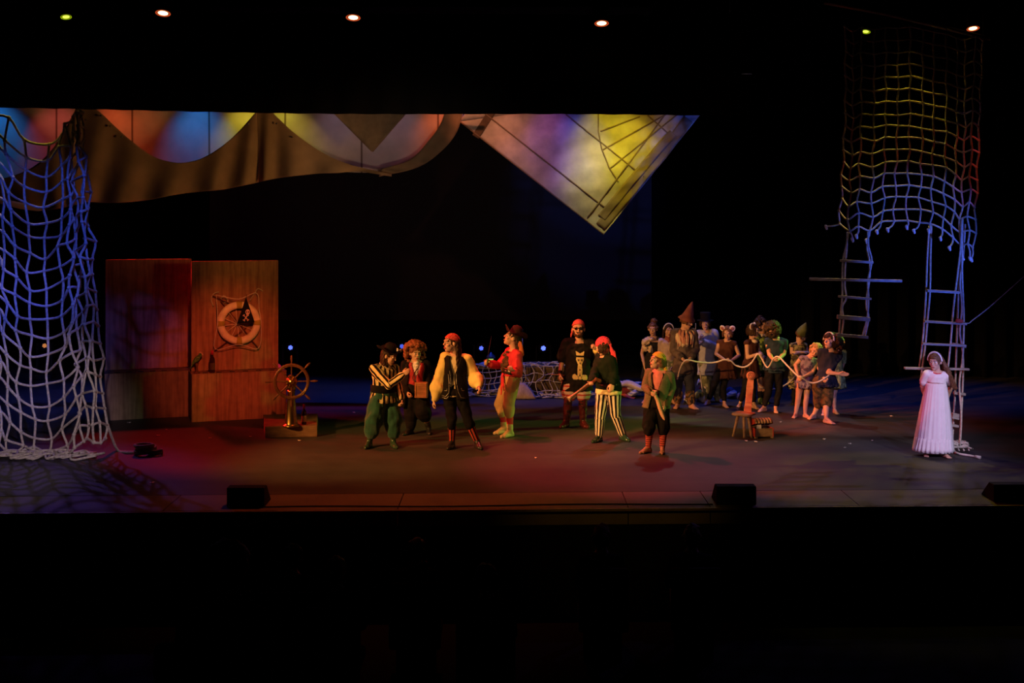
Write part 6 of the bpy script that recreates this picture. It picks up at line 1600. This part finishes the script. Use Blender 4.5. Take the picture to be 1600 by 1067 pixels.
curls(f, HAIRDK, rad=(.15, .16, .15), c=(0, -.06, -.01), n=230, r=.027, drop=.08)
g = Geo(); rows = [[f.H((.098 + .006 * (j == 1)) * math.cos(t), .03 + (j - 1) * .022, .02 + .125 * math.sin(t)) for t in np.linspace(.0, math.pi, 26)] for j in range(3)]; sheet(g, rows); build('headband', g, M_WHT, f.root, thick=.012)
f = figure('small blond child bending sideways in a ragged blue-grey tunic', (1257, 594), (1265, 560), 6, (1274, 548, -.06), -18, -20,
  [(1243, 570, .02), (1247, 588, -.14)], [(1270, 582, -.08), (1255, 589, -.22)], [(1247, 623, -.02), (1243, 646), -30], [(1260, 622, -.04), (1258, 647), 30], k=.80, barefoot=True, hroll=-28, handA=dict(curl=.8), handB=dict(curl=1.0, dir=(-.8, -.3, .3)))
captive_wear(f, 'blue_grey_tunic', mat('blue_grey_rags', (.24, .22, .34), pattern=blotches((.10, .08, .16), 14, .55)), .24, .17, .14, 11, legs=0); curls(f, HAIRBL, rad=(.105, .115, .11), n=130, r=.018, w=.004)

# the rope they hold, and a second length on the floor behind
def rope3(name, label, pts, r_=.014, m=M_ROPEW, cat='rope'):
    g = Geo(); P = [at(*p) for p in pts]; tube(g, smooth_path(P, 6), r_, 8); o = build(name, g, m, base=P[0]); return tag(o, label, cat)
D8 = depth_at(637)
rope3('long_rope', 'long white rope passed from hand to hand along the captives', [(1052, 616, 21.9), (1057, 598, 21.7), (1063, 575, 21.4), (1070, 564, 21.25), (1078, 563, 21.25), (1090, 565.5, 21.3), (1108, 567, 21.4), (1122, 565, 21.4), (1131, 562, 21.35), (1142, 564, 21.35), (1150, 571, 21.4), (1163, 573.5, 21.35), (1174, 567, 21.3), (1184, 553, 21.2), (1190, 560, 21.2), (1196, 571, 21.15), (1200, 574, 21.1), (1204, 569, 21.0), (1209, 560, 20.8), (1217, 558, 20.7), (1232, 573, 20.4), (1246, 587, 20.1), (1253, 590, 20.05), (1264, 597, 20.1), (1274, 598, 20.1), (1286, 593, 20.1), (1296, 586, 20.2)])
rope3('slack_rope', 'slack length of rope hanging low behind the curly-haired captive', [(1186, 604, 22.3), (1196, 607, 22.3), (1210, 607.5, 22.3), (1224, 603, 22.2), (1236, 595, 22.0), (1244, 586, 21.8)])
rope3('rope_lead', 'thin upright rope hanging beside the tall figure in the cone hat', [(1087, 505, 21.75), (1087, 530, 21.75), (1091, 560, 21.75), (1096, 600, 21.8), (1098, 613, 21.9)], .009)

# ------------------------------------------------------------------ spectators in the dark, just caught by the stage light
M_SEATC = mat('dark_seat_cloth', (.003, .0015, .0015), rough=.9)
def spectator(px, py, d, hairm, label, curly=0, w=1.0):
    c = at(px, py, d); hz = c[2] - .11; slope = -1.25 if d > 11.6 else -1.25 + (11.6 - d) / 9.2 * 2.4
    rs = empty('theatre_seat', [c[0], d - .05, slope + .05], 'dark seat of the ' + label, 'seat', None)
    base = hz - 1.22
    g = Geo(); box(g, [c[0], d - .30, hz - .58], (.52, .09, .66)); build('backrest', g, M_SEATC, rs, bevel=.03)
    g = Geo(); box(g, [c[0], d - .02, hz - .82], (.50, .48, .12)); build('seat', g, M_SEATC, rs, bevel=.03)
    g = Geo(); box(g, [c[0], d - .12, (hz - .88 + slope) / 2 + .02], (.40, .14, hz - .88 - slope)); build('pedestal', g, M_BLACK, rs, bevel=.01)
    r = empty('person', [c[0], d, hz - .76], label, 'person'); g = Geo(); h = np.array([c[0], d, hz]); R = I3
    ellipsoid(g, h, R, (.078, .095, .115)); capsule(g, h - up * .06, .055, h - up * .2, .06)
    rows = [[h + [a * math.cos(q), b * math.sin(q), z] for q in np.linspace(0, 2 * math.pi, 20, endpoint=False)] for z, a, b in ((-.74, .17, .13), (-.5, .15, .11), (-.32, .19, .115), (-.2, .15, .08), (-.15, .06, .05))]
    sheet(g, rows, True); g.f.append(tuple(range(20))[::-1]); n0 = g.n; g.f.append(tuple(n0 - 20 + i for i in range(20)))
    for s in (-1, 1):
        sh = h + [s * .18, 0, -.26]; el = h + [s * .23, .05, -.52]; wr = h + [s * .10, .30, -.60]; capsule(g, sh, .055, el, .042); capsule(g, el, .042, wr, .03); capsule(g, wr, .035, wr + [-s * .05, .06, 0], .03)
        hip = h + [s * .09, .02, -.70]; kn = h + [s * .12, .46, -.68]; capsule(g, hip, .09, kn, .06); capsule(g, kn, .058, kn + [0, .02, -.42], .04); capsule(g, kn + [0, .02, -.43], .04, kn + [0, .15, -.45], .03)
    build('body', g, SKIN, r, voxel=.014)
    g = Geo(); rows = [[h + [a * math.cos(q), b * math.sin(q), z] for q in np.linspace(0, 2 * math.pi, 20, endpoint=False)] for z, a, b in ((-.76, .19, .15), (-.5, .17, .13), (-.32, .21, .135), (-.2, .17, .10), (-.17, .08, .07))]
    sheet(g, rows, True); g.f.append(tuple(range(20))[::-1]); n0 = g.n; g.f.append(tuple(n0 - 20 + i for i in range(20)))
    for s in (-1, 1):
        sh = h + [s * .18, 0, -.26]; el = h + [s * .23, .05, -.52]; wr = h + [s * .10, .30, -.60]; capsule(g, sh, .068, el, .055); capsule(g, el, .055, wr, .042)
    build('jumper', g, M_DRAPE, r, voxel=.016)
    g = Geo(); ellipsoid(g, h + [0, -.015, .015], R, (.090, .105, .112)); rnd = random.Random(int(px))
    for q in range(60):
        z = rnd.uniform(-.9, 1); t = rnd.uniform(0, 6.28); qq = math.sqrt(1 - z * z)
        if math.sin(t) * qq > .3 and z < .3: continue
        capsule(g, h + [qq * math.cos(t) * .092 * w, qq * math.sin(t) * .105 - .015, z * .11 + .012 - (.1 if curly and z < 0 else 0)], rnd.uniform(.018, .03), seg=8, hemi=2)
    build('hair', g, hairm, r, voxel=.012)
spectator(358, 849, 5.7, HAIRDK, 'nearest spectator head, large and dark at lower left', 1)
spectator(457, 853, 12.0, HAIRDK, 'spectator between the large head and the row of heads, lower left')
spectator(525, 872, 11.2, HAIRAU, 'spectator with reddish hair below the wooden plinth')
spectator(652, 842, 12.4, HAIRBR, 'spectator below the curly-wigged pirate', 1)
spectator(760, 883, 10.9, HAIRDK, 'spectator seated below the black-vested pirate')
spectator(940, 822, 12.9, HAIRAU, 'front-row spectator below the stooping pirate')
spectator(1081, 821, 12.9, HAIRBL, 'fair-haired front-row spectator left of the middle foldback speaker')
